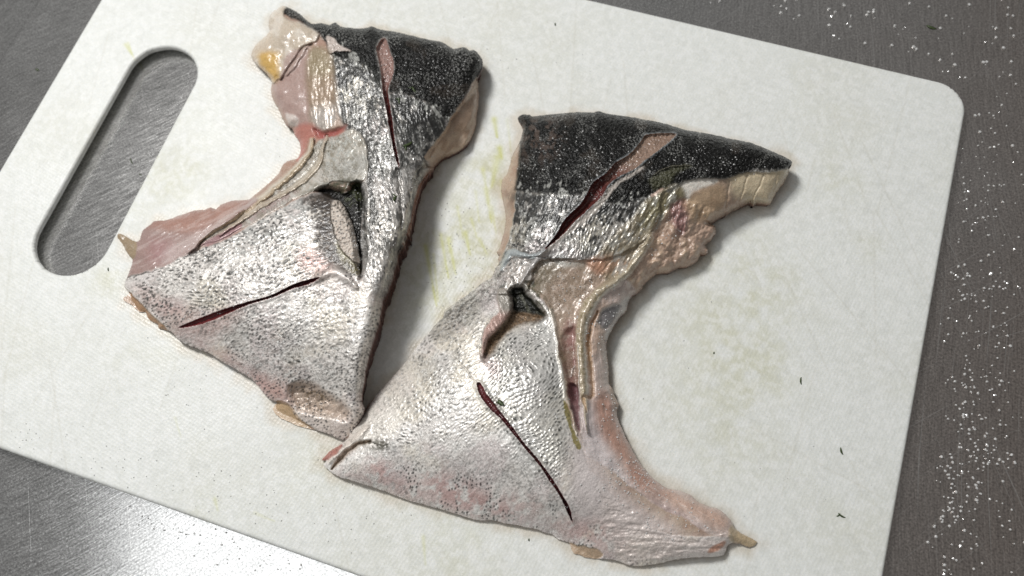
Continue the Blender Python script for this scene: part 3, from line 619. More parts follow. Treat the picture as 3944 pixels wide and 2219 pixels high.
    S.paint(pk * S.poly(tr(2, (380, 720), (520, 700), (600, 800), (480, 880), (380, 860)), 50), (168, 130, 130), .7)
    S.paint(pk * S.poly(tr(2, (540, 760), (800, 640), (1000, 540), (880, 660), (700, 800), (500, 900)), 40), (200, 184, 180), .7)
    S.fibre(pk, -27, .22); S.raise_(pk * (S.n(50, 3, 19) - .5), 1.6)
    S.paint(S.poly(tr(2, (800, 740), (960, 640), (1130, 560), (1120, 620), (980, 700), (830, 750)), 6), (160, 122, 126), .8)
    S.paint(S.poly(tr(2, (180, 1040), (300, 990), (470, 930), (440, 980), (300, 1060), (210, 1100)), 14), (226, 220, 216), .8)
    S.paint(S.poly(tr(2, (90, 640), (160, 640), (275, 720), (250, 850), (200, 830)), 5), (160, 142, 118), 1, 0, .3, 'flesh')
    # thin skin edge casting over the flesh
    low = S.poly(tr(3, (100, 100), (200, 150), (300, 250), (350, 300), (420, 370), (540, 480), (470, 520), (330, 400), (150, 260)), 3); S.paint(low, (166, 134, 106), 1, 0, .3, 'flesh'); S.raise_(low, -1.4)
    lob2 = S.poly(tr(3, (1440, 1060), (1550, 1105), (1620, 1210), (1715, 1296), (1500, 1300), (1350, 1150)), 3); S.paint(lob2, (184, 158, 126), 1, 0, .3, 'flesh'); S.raise_(lob2, -1.0)
    # pink blush on the belly skin
    for pts, al in [(tr(3, (500, 480), (760, 380), (1000, 300), (1150, 330), (900, 560), (700, 540)), .28), (tr(2, (1640, 780), (1820, 820), (1900, 940), (1760, 980), (1620, 900)), .45), (tr(3, (250, 120), (600, 250), (800, 330), (560, 400), (350, 260)), .3), (tr(3, (750, 600), (1000, 640), (1200, 800), (1300, 920), (1100, 800)), .3), (tr(3, (1250, 850), (1500, 940), (1560, 1100), (1300, 1000)), .5)]:
        S.paint(sil * S.poly(pts, 50), (200, 158, 150), al * 1.5)
    S.paint(sil * S.poly(tr(3, (1500, 1050), (2000, 1220), (2130, 1000), (2140, 1150), (2000, 1390), (1700, 1290)), 40), (222, 206, 196), .6)
    # scale rows of the flank, raised
    fl2 = sil * S.poly([(330, 720), (460, 640), (700, 500), (830, 480), (860, 620), (800, 700), (620, 760), (470, 820)], 30)
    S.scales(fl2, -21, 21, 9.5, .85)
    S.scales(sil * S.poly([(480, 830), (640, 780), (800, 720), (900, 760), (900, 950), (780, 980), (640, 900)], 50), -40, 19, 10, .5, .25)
    S.paint(fl2 * S.poly([(560, 560), (780, 480), (800, 540), (640, 640), (560, 650)], 40) * sstep(.45, .6, S.n(12, 3, 67)), (228, 228, 224), .6, .7, .22)
    # fin pocket: a real hole, its deep shade painted black
    pc = S.poly(tr(2, (1760, 290), (1850, 268), (1950, 285), (2010, 300), (2060, 240), (2120, 225), (2148, 330), (2138, 500), (2128, 700), (2140, 850), (2125, 970), (2098, 900), (2088, 760), (2060, 640), (2010, 500), (1960, 425), (1900, 375), (1830, 335)), 8)
    S.paint(pc, (26, 25, 23), 1, .1, .3, 'fin_pocket'); S.raise_(S.poly(tr(2, (1760, 290), (1850, 268), (1950, 285), (2010, 300), (2060, 240), (2120, 225), (2148, 330), (2138, 500), (2128, 700), (2140, 850), (2125, 970), (2098, 900), (2088, 760), (2060, 640), (2010, 500), (1960, 425), (1900, 375), (1830, 335)), 22), -5.0)
    S.paint(S.poly(tr(2, (1850, 230), (1980, 200), (2130, 200), (2120, 420), (2040, 420), (1960, 300)), 24) * sstep(.45, .6, S.n(9, 3, 68)), (70, 74, 52), .8)
    S.paint(S.poly(tr(2, (1640, 330), (1720, 285), (1900, 262), (2040, 240), (2110, 215), (2060, 190), (1900, 215), (1780, 265), (1660, 310)), 18), (60, 60, 44), .8)
    bb = S.poly(tr(2, (1700, 330), (1830, 330), (1905, 400), (1895, 600), (1935, 760), (2060, 880), (2130, 980), (2040, 1000), (1880, 900), (1800, 780), (1770, 600), (1800, 470), (1700, 400)), 22)
    S.paint(bb, (82, 70, 60), .9, .05, .36); S.paint(bb * sstep(.45, .58, S.n(5, 2, 69)), (36, 31, 27), .75)
    S.paint(S.poly(tr(2, (1920, 720), (2060, 860), (2130, 960), (2060, 980), (1960, 880)), 16), (120, 112, 76), .7)
    S.paint(S.poly(tr(2, (1620, 360), (1800, 330), (1900, 420), (1890, 620), (1930, 790), (2060, 920), (1900, 900), (1790, 830), (1740, 640), (1690, 480)), 26) * sstep(.42, .56, S.n(8, 3, 118)), (52, 44, 38), .8)
    fs = S.poly(tr(2, (1885, 395), (1950, 378), (2005, 450), (2068, 600), (2094, 730), (2120, 885), (2050, 862), (1960, 765), (1895, 600)), 4)
    S.paint(fs, (206, 195, 184), 1, 0, .42, 'fin_stub'); fa, _ = worley(S.U, S.V, 5.5, 33); S.raise_(fs, 2.2 + .9 * (.5 - fa))
    r, t, g = S.line(tr(2, (1780, 1000, 60), (1900, 960, 90), (2000, 1010, 60), (2090, 1090, 30)), 2, True); S.raise_(np.exp(-r * r), 1.4); S.paint(np.exp(-r * r), (224, 216, 208), .45)
    # ridge along the right rim, fold lines
    r, t, g = S.line([(985, 740, 40), (960, 850, 46), (945, 930, 40), (920, 1010, 30)], 2, True); S.raise_(np.exp(-r * r), 1.0)
    r, t, g = S.line([(905, 470, 14), (912, 560, 14), (914, 650, 12), (905, 700, 8)], 2, True); S.raise_(np.exp(-r * r), -2.2)
    r, t, g = S.line([(1000, 430, 10), (1010, 520, 10), (1005, 640, 8), (985, 720, 6)], 2, True); S.raise_(np.exp(-r * r), -1.0); S.paint(np.exp(-r * r), (88, 86, 82), .5)
    # navel-like hollow near the lower tip
    nv = S.poly(tr(3, (1545, 950), (1640, 905), (1750, 940), (1850, 1010), (1960, 1080), (2025, 1150), (2010, 1215), (1890, 1190), (1700, 1150), (1600, 1110), (1548, 1040)), 26)
    S.raise_(nv, -3.0); S.paint(nv, (178, 154, 134), .75, .05, .3); S.paint(S.poly(tr(3, (1640, 960), (1760, 980), (1840, 1030), (1760, 1060), (1680, 1020)), 16), (112, 92, 66), .8)
    S.paint(nv * sstep(.5, .65, S.n(10, 3, 72)), (204, 186, 172), .6); S.raise_(nv, 1.6 * (S.n(12, 3, 73) - .5))
    r, t, g = S.line(tr(3, (1990, 1020, 40), (2060, 1130, 60), (2100, 1240, 40), (2040, 1340, 20)), 2, True); S.raise_(np.exp(-r * r), 1.2); S.paint(np.exp(-r * r), (232, 222, 214), .6)
    # fine black speckle bands on the belly
    a, _ = worley(S.U, S.V, 8.0, 9, -35, 1.5); S.paint(sil * (1 - neck) * sstep(.30, .18, a) * sstep(.49, .6, S.n(50, 3, 75)), (62, 60, 60), .85)
    # knife cuts
    S.cut(tr(1, (1350, 350), (1380, 800), (1495, 1500)), tr(1, (1335, 352), (1300, 400), (1286, 435), (1295, 500), (1318, 600), (1330, 680), (1338, 760), (1345, 830), (1365, 930), (1385, 1030), (1398, 1120), (1422, 1250), (1442, 1350), (1466, 1440), (1490, 1510), (1484, 1440), (1462, 1340), (1445, 1240), (1432, 1130), (1418, 1030), (1404, 950), (1394, 880), (1388, 800), (1410, 740), (1430, 680), (1438, 600), (1430, 530), (1408, 470), (1388, 400), (1370, 350)),
          depth=3.2, c_top=(148, 120, 112), c_deep=(96, 44, 42), topfrac=.34, ew=4)
    S.cut(tr(2, (500, 1460), (1780, 1010)), tr(2, (612, 1424), (750, 1362), (900, 1303), (1060, 1248), (1200, 1208), (1300, 1182), (1400, 1148), (1480, 1108), (1560, 1070), (1640, 1040), (1710, 1022), (1785, 1006), (1720, 1050), (1640, 1078), (1560, 1098), (1480, 1134), (1410, 1166), (1300, 1200), (1210, 1226), (1100, 1272), (980, 1326), (850, 1378), (740, 1408)),
          depth=3, c_top=(104, 40, 42), c_deep=(92, 34, 36), edge=(220, 206, 200), ew=2)
    root = S.build('fish_collar', 'smaller fish collar on the left with a yellow fat lobe and gritty pale fin stub')
    return S

# ------------------------------------------------------------------ right collar
def collar_right():
    out = tr(4, (300, 110), (330, 88), (392, 88), (412, 102), (480, 92), (560, 85), (650, 76), (740, 68), (820, 66), (900, 70), (940, 58), (1000, 78), (1100, 94), (1200, 105), (1300, 124), (1400, 140), (1560, 185), (1640, 210), (1800, 235), (2000, 280), (2150, 310), (2300, 370), (2400, 412), (2475, 460), (2448, 512), (2440, 560), (2400, 640), (2350, 700), (2300, 788), (2250, 785), (2200, 778), (2170, 796), (2148, 774), (2110, 788), (2060, 812), (1960, 870), (1870, 920), (1815, 950), (1862, 972), (1867, 1030), (1825, 1082), (1785, 1120), (1803, 1160), (1795, 1195), (1750, 1192), (1722, 1240), (1640, 1292), (1580, 1290), (1500, 1332), (1400, 1342), (1335, 1395), (1290, 1435))
    out += tr(5, (2040, 490), (2000, 530), (1950, 560), (1912, 620), (1900, 688), (1860, 730), (1800, 800), (1762, 872), (1722, 960), (1715, 1040), (1728, 1130), (1737, 1250), (1740, 1350))
    out += tr(7, (722, -10), (742, 60), (772, 112), (756, 170), (770, 250), (800, 312), (840, 402), (900, 512), (950, 592), (1000, 650), (1050, 702), (1150, 770), (1240, 785), (1330, 825), (1400, 880), (1500, 918), (1560, 940), (1620, 990), (1655, 1040), (1685, 1092), (1750, 1132), (1850, 1185), (1788, 1228), (1720, 1198), (1640, 1195), (1610, 1222), (1590, 1282), (1500, 1298), (1330, 1303), (1200, 1322), (1080, 1350), (900, 1372), (800, 1342), (720, 1318), (580, 1312), (500, 1300), (462, 1282), (425, 1275), (402, 1232), (385, 1190), (300, 1160), (250, 1122), (200, 1112), (140, 1085), (40, 1066))
    out += tr(6, (1560, 1045), (1500, 1040), (1400, 1012), (1310, 1016), (1200, 990), (1050, 942), (900, 900), (750, 860), (600, 800), (450, 750), (300, 702), (200, 672), (130, 622), (92, 585), (118, 552), (80, 550), (110, 510), (170, 460), (222, 430), (280, 380), (330, 290), (400, 182), (470, 82), (540, -5))
    out += tr(5, (-150, 1230), (0, 1040), (90, 930), (180, 822), (250, 752), (268, 690), (340, 640), (400, 595), (470, 550), (540, 495), (600, 442), (680, 400), (710, 352), (720, 310), (760, 270), (750, 230), (758, 200), (735, 162), (762, 130), (780, 60), (800, 0))
    out += tr(4, (200, 985), (207, 900), (200, 850), (182, 770), (170, 700), (176, 600), (205, 572), (240, 480), (250, 420), (290, 350), (308, 318), (330, 260), (340, 190), (312, 142))
    ctrl = [(1310, 295, 9), (1420, 292, 12), (1600, 318, 15), (1800, 360, 17), (1985, 408, 13), (1960, 470, 10), (1900, 510, 11), (1830, 560, 10), (1780, 610, 9), (1700, 670, 9), (1600, 730, 10), (1570, 790, 10), (1525, 870, 10), (1530, 980, 8), (1550, 1080, 8), (1600, 1170, 9), (1700, 1250, 7), (1820, 1300, 6), (1885, 1358, 2), (1820, 1390, 4), (1650, 1415, 3), (1500, 1395, 2), (1400, 1330, 3), (1200, 1300, 3), (1000, 1235, 3), (840, 1180, 3), (830, 1160, 3), (880, 1090, 5), (960, 980, 5), (1050, 870, 6), (1150, 770, 8), (1240, 700, 9), (1262, 620, 9), (1260, 520, 7), (1280, 400, 7),
            (1340, 380, 15), (1400, 450, 19), (1350, 600, 18), (1500, 520, 21), (1650, 430, 22), (1800, 430, 20), (1850, 480, 14), (1700, 520, 17), (1600, 620, 15), (1450, 660, 18), (1380, 640, 17), (1300, 690, 15), (1450, 740, 15), (1500, 780, 14), (1440, 900, 14), (1480, 1000, 12), (1300, 800, 13), (1220, 800, 17), (1150, 880, 16), (1060, 1000, 14), (960, 1100, 10), (900, 1170, 7), (1100, 1150, 14), (1250, 1000, 20), (1350, 950, 21), (1300, 1150, 18), (1200, 1220, 10), (1420, 1150, 18), (1500, 1200, 15), (1420, 1280, 12), (1600, 1300, 10), (1700, 1350, 8), (1560, 1350, 7)]
    S = Sheet(out, ctrl, 1.6, 2); S.side_col = (140, 106, 88); S.under = .25
    one = np.ones(S.U.shape)
    S.paint(one, (176, 154, 136), 1, 0, .32); S.paint(sstep(.45, .7, S.n(44, 3, 1)), (190, 170, 150), .6); S.paint(sstep(.5, .7, S.n(24, 3, 2)), (160, 124, 106), .4)
    base_relief = .5 * (S.n(16, 3, 3) - .5); S.raise_(one, base_relief)
    # flesh strip under the left edge
    S.raise_(S.poly(tr(4, (250, 300), (335, 340), (300, 560), (285, 800), (230, 1100), (130, 1300), (60, 1000), (100, 500)), 10), .5)
    # ragged lumps at the right
    lump = S.poly(tr(4, (1300, 1100), (1450, 900), (1520, 790), (1640, 760), (1900, 880), (1880, 1080), (1820, 1250), (1500, 1380), (1280, 1460), (1150, 1430)), 14)
    S.paint(lump, (186, 160, 142), .8); wx, wy = S.U + 40 * (S.n(30, 3, 91) - .5), S.V + 40 * (S.n(30, 3, 92) - .5); a, b = worley(wx, wy, 38, 5); S.raise_(lump, 2.0 * (.6 - a) + 2.4 * (S.n(18, 3, 93, -55, 1.8) - .5)); S.paint(lump * sstep(.45, .1, a) * sstep(.35, .6, S.n(20, 3, 94)), (210, 186, 160), .6)
    S.paint(lump * S.poly(tr(4, (1500, 780), (1640, 760), (1650, 900), (1620, 1030), (1540, 1000)), 18), (150, 112, 112), .8); S.raise_(lump * S.poly(tr(4, (1500, 780), (1640, 760), (1650, 900), (1620, 1030), (1540, 1000)), 18), 1.2 * (S.n(4, 2, 5, 100, 6) - .5))
    S.paint(S.poly(tr(4, (1620, 760), (1900, 640), (1960, 760), (1850, 900), (1700, 940), (1640, 860)), 26), (184, 158, 126), .6)
    S.paint(S.poly(tr(4, (1580, 620), (1750, 590), (1880, 600), (1850, 640), (1700, 690), (1640, 760), (1590, 690)), 12), (226, 222, 214), .85, 0, .28)
    S.paint(S.poly(tr(4, (2000, 540), (2200, 510), (2460, 500), (2400, 640), (2300, 790), (2140, 790), (2000, 700)), 30), (214, 200, 170), .75)
    for a_, b_, c_, d_ in [(2250, 560, 2160, 760), (2120, 560, 2040, 800), (2360, 540, 2300, 780), (1980, 600, 1930, 860)]:
        r, t, g = S.line(tr(4, (a_, b_, 12), ((a_ + b_ * 0 + c_) / 2 + 6, (b_ + d_) / 2, 16), (c_, d_, 12)), 2, True); S.raise_(np.exp(-r * r), -.35)
    # silver skin, upper
    up = S.poly(tr(4, (340, 200), (1000, 50), (2600, 300), (2400, 525), (2100, 545), (1950, 590), (1750, 600), (1620, 612), (1580, 650), (1440, 720), (1420, 900), (1300, 1080), (1100, 1200), (900, 1240), (600, 1230), (480, 1250), (420, 1330), (400, 1420), (350, 1500), (50, 1500), (110, 1310), (165, 1240), (220, 1100), (255, 960), (275, 820), (285, 640), (310, 500), (322, 340)), 4)
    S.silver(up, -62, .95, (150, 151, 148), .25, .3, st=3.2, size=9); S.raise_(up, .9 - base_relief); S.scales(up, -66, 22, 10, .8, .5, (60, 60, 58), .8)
    lo = S.poly(tr(5, (700, 300), (1060, 300), (1080, 400), (980, 450), (1160, 560), (1240, 760), (1290, 1000), (1320, 1180), (1350, 1500)) + tr(6, (1960, 60), (2000, 200), (2090, 440), (2140, 600), (2200, 700)) + tr(7, (560, 640), (700, 800), (850, 950), (1000, 1060), (1200, 1130), (1480, 1140), (1640, 1120), (1620, 1250), (1400, 1400), (400, 1400), (100, 1200)) + tr(6, (1500, 1100), (400, 850), (60, 640), (70, 560), (300, 340), (560, -40)) + tr(5, (-200, 1200), (200, 700), (600, 400)), 4)
    S.silver(lo, -45, .12, (248, 243, 238), size=8, fk=.5); S.raise_(lo, -base_relief); S.raise_(lo * (1 - S.poly([(1380, 960), (1500, 1000), (1700, 1290), (1500, 1330)], 30, False)), .5)
    S.silver(lo * S.poly([(1230, 640), (1330, 660), (1300, 740), (1250, 740), (1140, 830), (1090, 830)], 40), -40, .8, (192, 190, 185), .2, .3)
    lf = lo * S.poly([(1240, 720), (1225, 900), (1200, 960), (1260, 1060), (1380, 1250), (1150, 1230), (840, 1150), (900, 1050), (1090, 820)], 30)
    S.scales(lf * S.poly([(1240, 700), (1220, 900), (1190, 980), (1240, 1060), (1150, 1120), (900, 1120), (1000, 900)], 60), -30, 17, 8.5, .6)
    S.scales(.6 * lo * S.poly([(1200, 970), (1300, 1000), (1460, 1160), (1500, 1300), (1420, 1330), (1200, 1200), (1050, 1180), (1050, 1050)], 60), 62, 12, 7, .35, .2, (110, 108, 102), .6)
    S.paint(lf * S.poly([(940, 1000), (1050, 900), (1000, 1080), (900, 1130), (860, 1110)], 40), (228, 222, 212), .6, .2)
    # bright silvery belly window right of the fin
    sv = S.poly(tr(5, (700, 1020), (850, 900), (1000, 830), (1150, 770), (1240, 880), (1280, 1100), (1300, 1449), (700, 1449), (600, 1250)), 40) + lo * S.poly([(1230, 960), (1400, 960), (1440, 1100), (1400, 1200), (1320, 1180), (1240, 1060)], 60)
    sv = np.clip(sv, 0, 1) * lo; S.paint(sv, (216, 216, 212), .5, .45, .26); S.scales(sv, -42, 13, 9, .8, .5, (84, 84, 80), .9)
    ol0 = S.poly(tr(4, (1560, 650), (1620, 740), (1400, 1030), (1180, 1345), (1060, 1470), (820, 1470), (880, 1300), (1130, 1010), (1320, 800), (1440, 690)), 20)
    # dark skin
    dk = S.poly(tr(4, (300, 60), (900, 20), (1700, 150), (2600, 440), (2450, 520), (2200, 522), (2100, 545), (1950, 590), (1750, 598), (1620, 612), (1560, 660), (1440, 690), (1360, 720), (1250, 760), (1120, 790), (1000, 780), (880, 740), (760, 725), (560, 715), (290, 690), (280, 640), (300, 480), (310, 340), (335, 200)), 10)
    S.dark_skin(dk)
    S.paint(dk * S.poly(tr(4, (340, 150), (560, 120), (640, 300), (500, 450), (330, 400)), 60) * sstep(.4, .6, S.n(12, 3, 74)), (98, 84, 76), .6)
    S.paint(S.poly(tr(4, (280, 700), (760, 730), (1000, 790), (1300, 800), (1440, 700), (1300, 900), (1150, 900), (900, 900), (500, 860), (280, 800)), 50) * sstep(.40, .53, S.n(9, 3, 73, -70, 2.0)), (42, 42, 40), .9, .1, .35)
    S.fade([1290, 1330, 1400, 1460, 1525, 1580, 1625, 1660], [478, 484, 490, 494, 508, 508, 500, 488], up * sstep(1, 0, ol0), -70, 125, 46)
    r, t, g = S.line(tr(4, (290, 700, 14), (450, 715, 26), (600, 728, 22), (790, 735, 22)), 2, True); S.paint(np.exp(-r * r) * sstep(.45, .7, S.n(8, 2, 76)), (150, 144, 136), .5)
    S.paint(S.poly(tr(4, (1340, 600), (1440, 540), (1600, 490), (1660, 500), (1540, 560), (1500, 640), (1380, 680)), 14), (86, 86, 66), .7)
    r, t, g = S.line(tr(4, (1380, 560, 8), (1480, 510, 8), (1580, 490, 8), (1680, 495, 5)), 2, True); S.paint(np.exp(-r * r), (130, 126, 108), .6); S.raise_(np.exp(-r * r), .7)
    S.paint(S.poly(tr(4, (1350, 730), (1440, 670), (1450, 690), (1380, 745)), 5), (196, 170, 156), .9)
    # olive gill plate
    ol = S.poly(tr(4, (1460, 680), (1580, 650), (1625, 740), (1520, 790), (1455, 900), (1375, 1030), (1280, 1200), (1180, 1345), (1060, 1470), (820, 1470), (880, 1270), (1000, 1110), (1130, 980), (1240, 870), (1300, 780), (1390, 740)), 16)
    S.paint(ol, (152, 140, 118), .8, .15, .33, 'bone_ridge'); S.raise_(ol, .8 + 1.3 * (S.n(11, 3, 13, -58, 4) - .5))
    S.paint(ol * S.poly(tr(4, (1460, 680), (1620, 650), (1600, 780), (1400, 940), (1250, 1000), (1330, 800)), 40), (132, 126, 94), .7)
    S.paint(ol * S.poly(tr(4, (900, 1220), (1000, 1200), (1160, 1240), (1120, 1320), (950, 1340)), 30), (186, 148, 124), .7)
    S.paint(ol * sstep(.50, .62, S.n(9, 3, 77, -60, 3)), (206, 205, 198), .6, .4, .25); S.paint(ol * sstep(.58, .66, S.n(4.5, 2, 14)), (92, 80, 58), .4)
    # translucent gill membrane, speckled
    mb = S.poly(tr(5, (1070, 290), (1200, 235), (1400, 245), (1560, 270), (1700, 400), (1640, 480), (1540, 600), (1470, 740), (1440, 900), (1440, 1100), (1470, 1449)) + tr(7, (480, 330), (430, 260)) + tr(5, (1390, 1449), (1340, 1200), (1290, 1000), (1240, 780), (1150, 600), (1010, 470), (1060, 400)), 8)
    S.paint(mb, (176, 156, 140), 1, .05, .27, 'membrane'); S.raise_(mb, -.6)
    S.paint(mb * S.poly(tr(5, (1060, 280), (1300, 240), (1300, 340), (1200, 460), (1100, 540), (1000, 450)), 50), (112, 108, 90), .7)
    S.paint(mb * S.poly(tr(5, (1150, 240), (1480, 250), (1500, 300), (1200, 290)), 20), (188, 192, 188), .6)
    S.paint(mb * S.poly(tr(5, (1340, 850), (1450, 850), (1480, 1449), (1380, 1449)), 26), (150, 112, 108), .85); S.raise_(mb * S.poly(tr(5, (1330, 950), (1455, 900), (1490, 1460), (1370, 1460)), 20), -2.0)
    S.paint(mb * sstep(.45, .65, S.n(24, 3, 119)), (140, 124, 106), .5); S.paint(mb * sstep(.55, .7, S.n(14, 3, 120)), (204, 190, 178), .5)
    a, _ = worley(S.U, S.V, 4.6, 12); S.paint(mb * sstep(.3, .18, a) * sstep(.42, .58, S.n(40, 2, 79)), (78, 62, 50), .7)
    S.paint(S.poly(tr(5, (1540, 240), (1700, 220), (1690, 330), (1620, 360)), 20), (194, 146, 120), .7)
    # flesh at the inner curve
    rf = S.poly(tr(5, (1720, 480), (1900, 420), (1990, 540), (1920, 640), (1730, 980), (1760, 1449)) + tr(7, (850, 400), (1100, 700), (1700, 980), (1660, 1140), (1500, 1135), (1300, 1010), (1100, 920), (900, 780), (700, 620), (520, 500), (480, 340), (475, 100)) + tr(5, (1590, 1200), (1570, 900), (1620, 650)), 8)
    S.paint(rf, (200, 184, 176), 1, 0, .3, 'flesh'); S.raise_(sstep(.1, .9, rf) * sstep(0, 26, S.d), .2 + .9 * (S.n(40, 3, 80) - .5) * 2)
    S.paint(rf * S.poly(tr(7, (600, 50), (700, 50), (760, 250), (880, 450), (960, 600), (1060, 740), (900, 720), (830, 600), (700, 460), (580, 330), (540, 200)), 40), (176, 130, 110), .75)
    S.paint(rf * S.poly(tr(7, (860, 600), (1000, 680), (1180, 790), (1100, 860), (900, 780)), 40), (184, 146, 130), .6)
    S.paint(rf * S.poly(tr(7, (480, 100), (560, 120), (640, 360), (800, 640), (960, 860), (700, 640), (520, 500)), 40), (208, 200, 201), .8)
    S.paint(rf * S.poly(tr(7, (900, 880), (1100, 900), (1300, 1000), (1400, 1080), (1200, 1120), (1000, 1050)), 50), (172, 148, 152), .65)
    S.paint(rf * S.poly(tr(7, (1150, 800), (1400, 890), (1620, 1000), (1560, 1080), (1400, 1000), (1200, 900)), 40), (200, 166, 146), .7)
    S.paint(rf * S.poly(tr(5, (1600, 680), (1720, 620), (1700, 900), (1620, 1100), (1570, 1000)), 40), (200, 172, 150), .7)
    S.fibre(rf * sstep(1150, 1050, S.V), 84, .25); S.fibre(rf * sstep(1120, 1220, S.V), 34, .25)
    win = S.poly(tr(5, (1690, 680), (1830, 640), (1835, 700), (1780, 790), (1715, 875), (1650, 810), (1640, 780)), 12); S.paint(win, (128, 128, 132), .85, 0, .2, 'clear_membrane'); S.raise_(win, -1.2)
    S.paint(S.poly(tr(5, (1840, 640), (1920, 560), (1900, 690), (1780, 860), (1725, 960), (1720, 880), (1790, 790)), 8), (206, 204, 200), .7)
    S.paint(S.poly([(1440, 1100), (1500, 1130), (1560, 1230), (1640, 1290), (1700, 1330), (1640, 1350), (1500, 1330), (1430, 1260)], 70), (214, 204, 202), .85, .05, .32)
    # grooves and the bone ridge
    for pts, hh, cc in [(tr(5, (2120, 30, 60), (1985, 250, 66), (1880, 380, 66), (1760, 460, 60), (1650, 540, 90), (1560, 650, 110), (1510, 780, 96), (1490, 900, 90), (1500, 1080, 84), (1510, 1260, 80), (1522, 1440, 66)) + tr(7, (505, 60, 48), (512, 150, 32), (520, 260, 14), (530, 340, 5)), 2.2, (182, 170, 148))]:
        r, t, g = S.line(pts, 2, True); S.paint(sstep(1.15, .8, r), cc, .85, .08, .28, 'bone_ridge'); S.raise_(np.exp(-(r * .9) ** 2), hh)
        S.paint(sstep(1.05, .7, r) * sstep(.52, .62, S.n(4.5, 2, 18)) * S.poly(tr(5, (1550, 480), (1700, 480), (1600, 800), (1560, 1449), (1480, 1449), (1440, 800)), 30), (120, 106, 64), .55)
        S.paint(np.exp(-((r * g + .8) / .22) ** 2) * (r < 1.6), (226, 220, 208), .8); S.paint(np.exp(-((r * g - .8) / .22) ** 2) * (r < 1.6), (226, 220, 208), .0)
    r, t, g = S.line(tr(5, (1640, 700, 20), (1575, 850, 34), (1560, 1000, 40), (1575, 1200, 44), (1590, 1449, 40)) + tr(7, (500, 60, 30), (520, 180, 12)), 2, True); S.raise_(np.exp(-r * r), -1.4); S.paint(np.exp(-r * r), (186, 150, 112), .7)
    dp = S.poly(tr(7, (375, -40), (455, -20), (465, 120), (478, 320), (445, 270), (400, 140)), 6); S.paint(dp, (128, 92, 96), .9, 0, .28, 'gill_groove'); S.raise_(dp, -1.8)
    for pts in [tr(5, (1462, 1000, 8), (1470, 1200, 8), (1478, 1449, 8)) + tr(7, (465, 100, 9), (478, 330, 5)), tr(5, (1440, 1190, 7), (1420, 1230, 7), (1400, 1290, 5))]:
        r, t, g = S.line(pts, 2, True); S.paint(np.exp(-r * r), (226, 220, 216), .8); S.raise_(np.exp(-r * r), .6)
    os_ = S.poly(tr(6, (1955, 80), (1985, 120), (2010, 220), (2045, 340), (2090, 440), (2075, 470), (2040, 430), (1995, 290), (1958, 170)), 4); S.paint(os_, (142, 130, 70), .9, .1, .3); S.paint(S.poly(tr(5, (1290, 1020), (1330, 1080), (1340, 1170), (1290, 1170)), 8), (140, 130, 100), .6)
    # white rim of the belly skin next to the gill membrane
    r, t, g = S.line(tr(5, (1220, 680, 26), (1270, 860, 26), (1285, 1050, 24), (1310, 1200, 34), (1350, 1449, 40)) + tr(7, (400, 150, 12), (450, 350, 6)), 2, True); S.paint(np.exp(-r * r), (214, 208, 196), .6, .15, .3); S.raise_(np.exp(-r * r), .8)
    # blue-grey skin fold across the neck
    r, t, g = S.line(tr(5, (770, 330, 24), (815, 240, 50), (860, 170, 60), (960, 190, 50), (1060, 200, 44), (1140, 165, 34), (1180, 120, 14)), 2, True); S.paint(sstep(1.2, .7, r), (172, 180, 182), .85, .15, .28); S.raise_(np.exp(-(r * .9) ** 2), 1.6)
    r, t, g = S.line(tr(5, (700, 400, 14), (800, 280, 18), (880, 225, 16), (1000, 218, 16), (1130, 205, 12), (1250, 240, 16), (1500, 225, 10)), 2, True); S.raise_(np.exp(-r * r), -.6); S.paint(np.exp(-r * r), (90, 90, 88), .3)  # groove below the fold, its shadow line painted grey
    r, t, g = S.line(tr(5, (1180, 160, 70), (1120, 210, 60), (1050, 290, 50), (980, 400, 44), (940, 460, 20)), 2, True); S.paint(sstep(1.2, .5, r), (190, 186, 184), .6); S.raise_(np.exp(-r * r), 1.2)
    # fin pocket and the shadowy band beside it, shade painted in
    br = S.poly(tr(5, (870, 690), (1010, 700), (1160, 720), (1120, 790), (980, 810), (850, 880), (760, 970), (700, 1070), (620, 1150), (600, 1060), (650, 940), (750, 850), (820, 770)), 16)
    S.paint(br, (112, 84, 52), .9, .15, .34, 'fin_pocket'); S.paint(br * sstep(.5, .6, S.n(4.5, 2, 81)), (52, 40, 26), .6); S.raise_(br, -2.2)
    pc = S.poly(tr(5, (860, 500), (960, 480), (1010, 550), (1100, 640), (1165, 745), (1110, 730), (1000, 710), (880, 695), (872, 600)), 8)
    S.paint(pc, (28, 29, 24), 1, .1, .3, 'fin_pocket'); S.raise_(S.poly(tr(5, (860, 500), (960, 480), (1010, 550), (1100, 640), (1165, 745), (1110, 730), (1000, 710), (880, 695), (872, 600)), 20), -4.0)
    S.paint(pc * sstep(.55, .66, S.n(4, 2, 82, 65, 8)), (88, 88, 76), .7)
    S.paint(S.poly(tr(5, (980, 450), (1060, 430), (1150, 560), (1230, 720), (1180, 740), (1080, 620)), 22) * sstep(.4, .58, S.n(9, 3, 83)), (84, 84, 62), .8)
    ff = S.poly(tr(5, (728, 566), (760, 495), (830, 520), (872, 600), (868, 680), (820, 770), (745, 860), (660, 950), (625, 1060), (605, 1110), (595, 1000), (610, 900), (660, 800), (750, 700), (745, 640)), 5)
    S.paint(ff, (196, 166, 156), 1, .05, .28, 'fin_stub'); S.raise_(ff, 2.4); S.paint(ff * S.poly(tr(5, (700, 480), (900, 500), (880, 700), (740, 680)), 30), (156, 156, 148), .85); S.raise_(ff, .7 * (S.n(4, 2, 84, 68, 9) - .5))
    S.paint(S.poly(tr(5, (560, 1090), (660, 1120), (760, 1150), (740, 1300), (640, 1250)), 30), (204, 186, 184), .6)
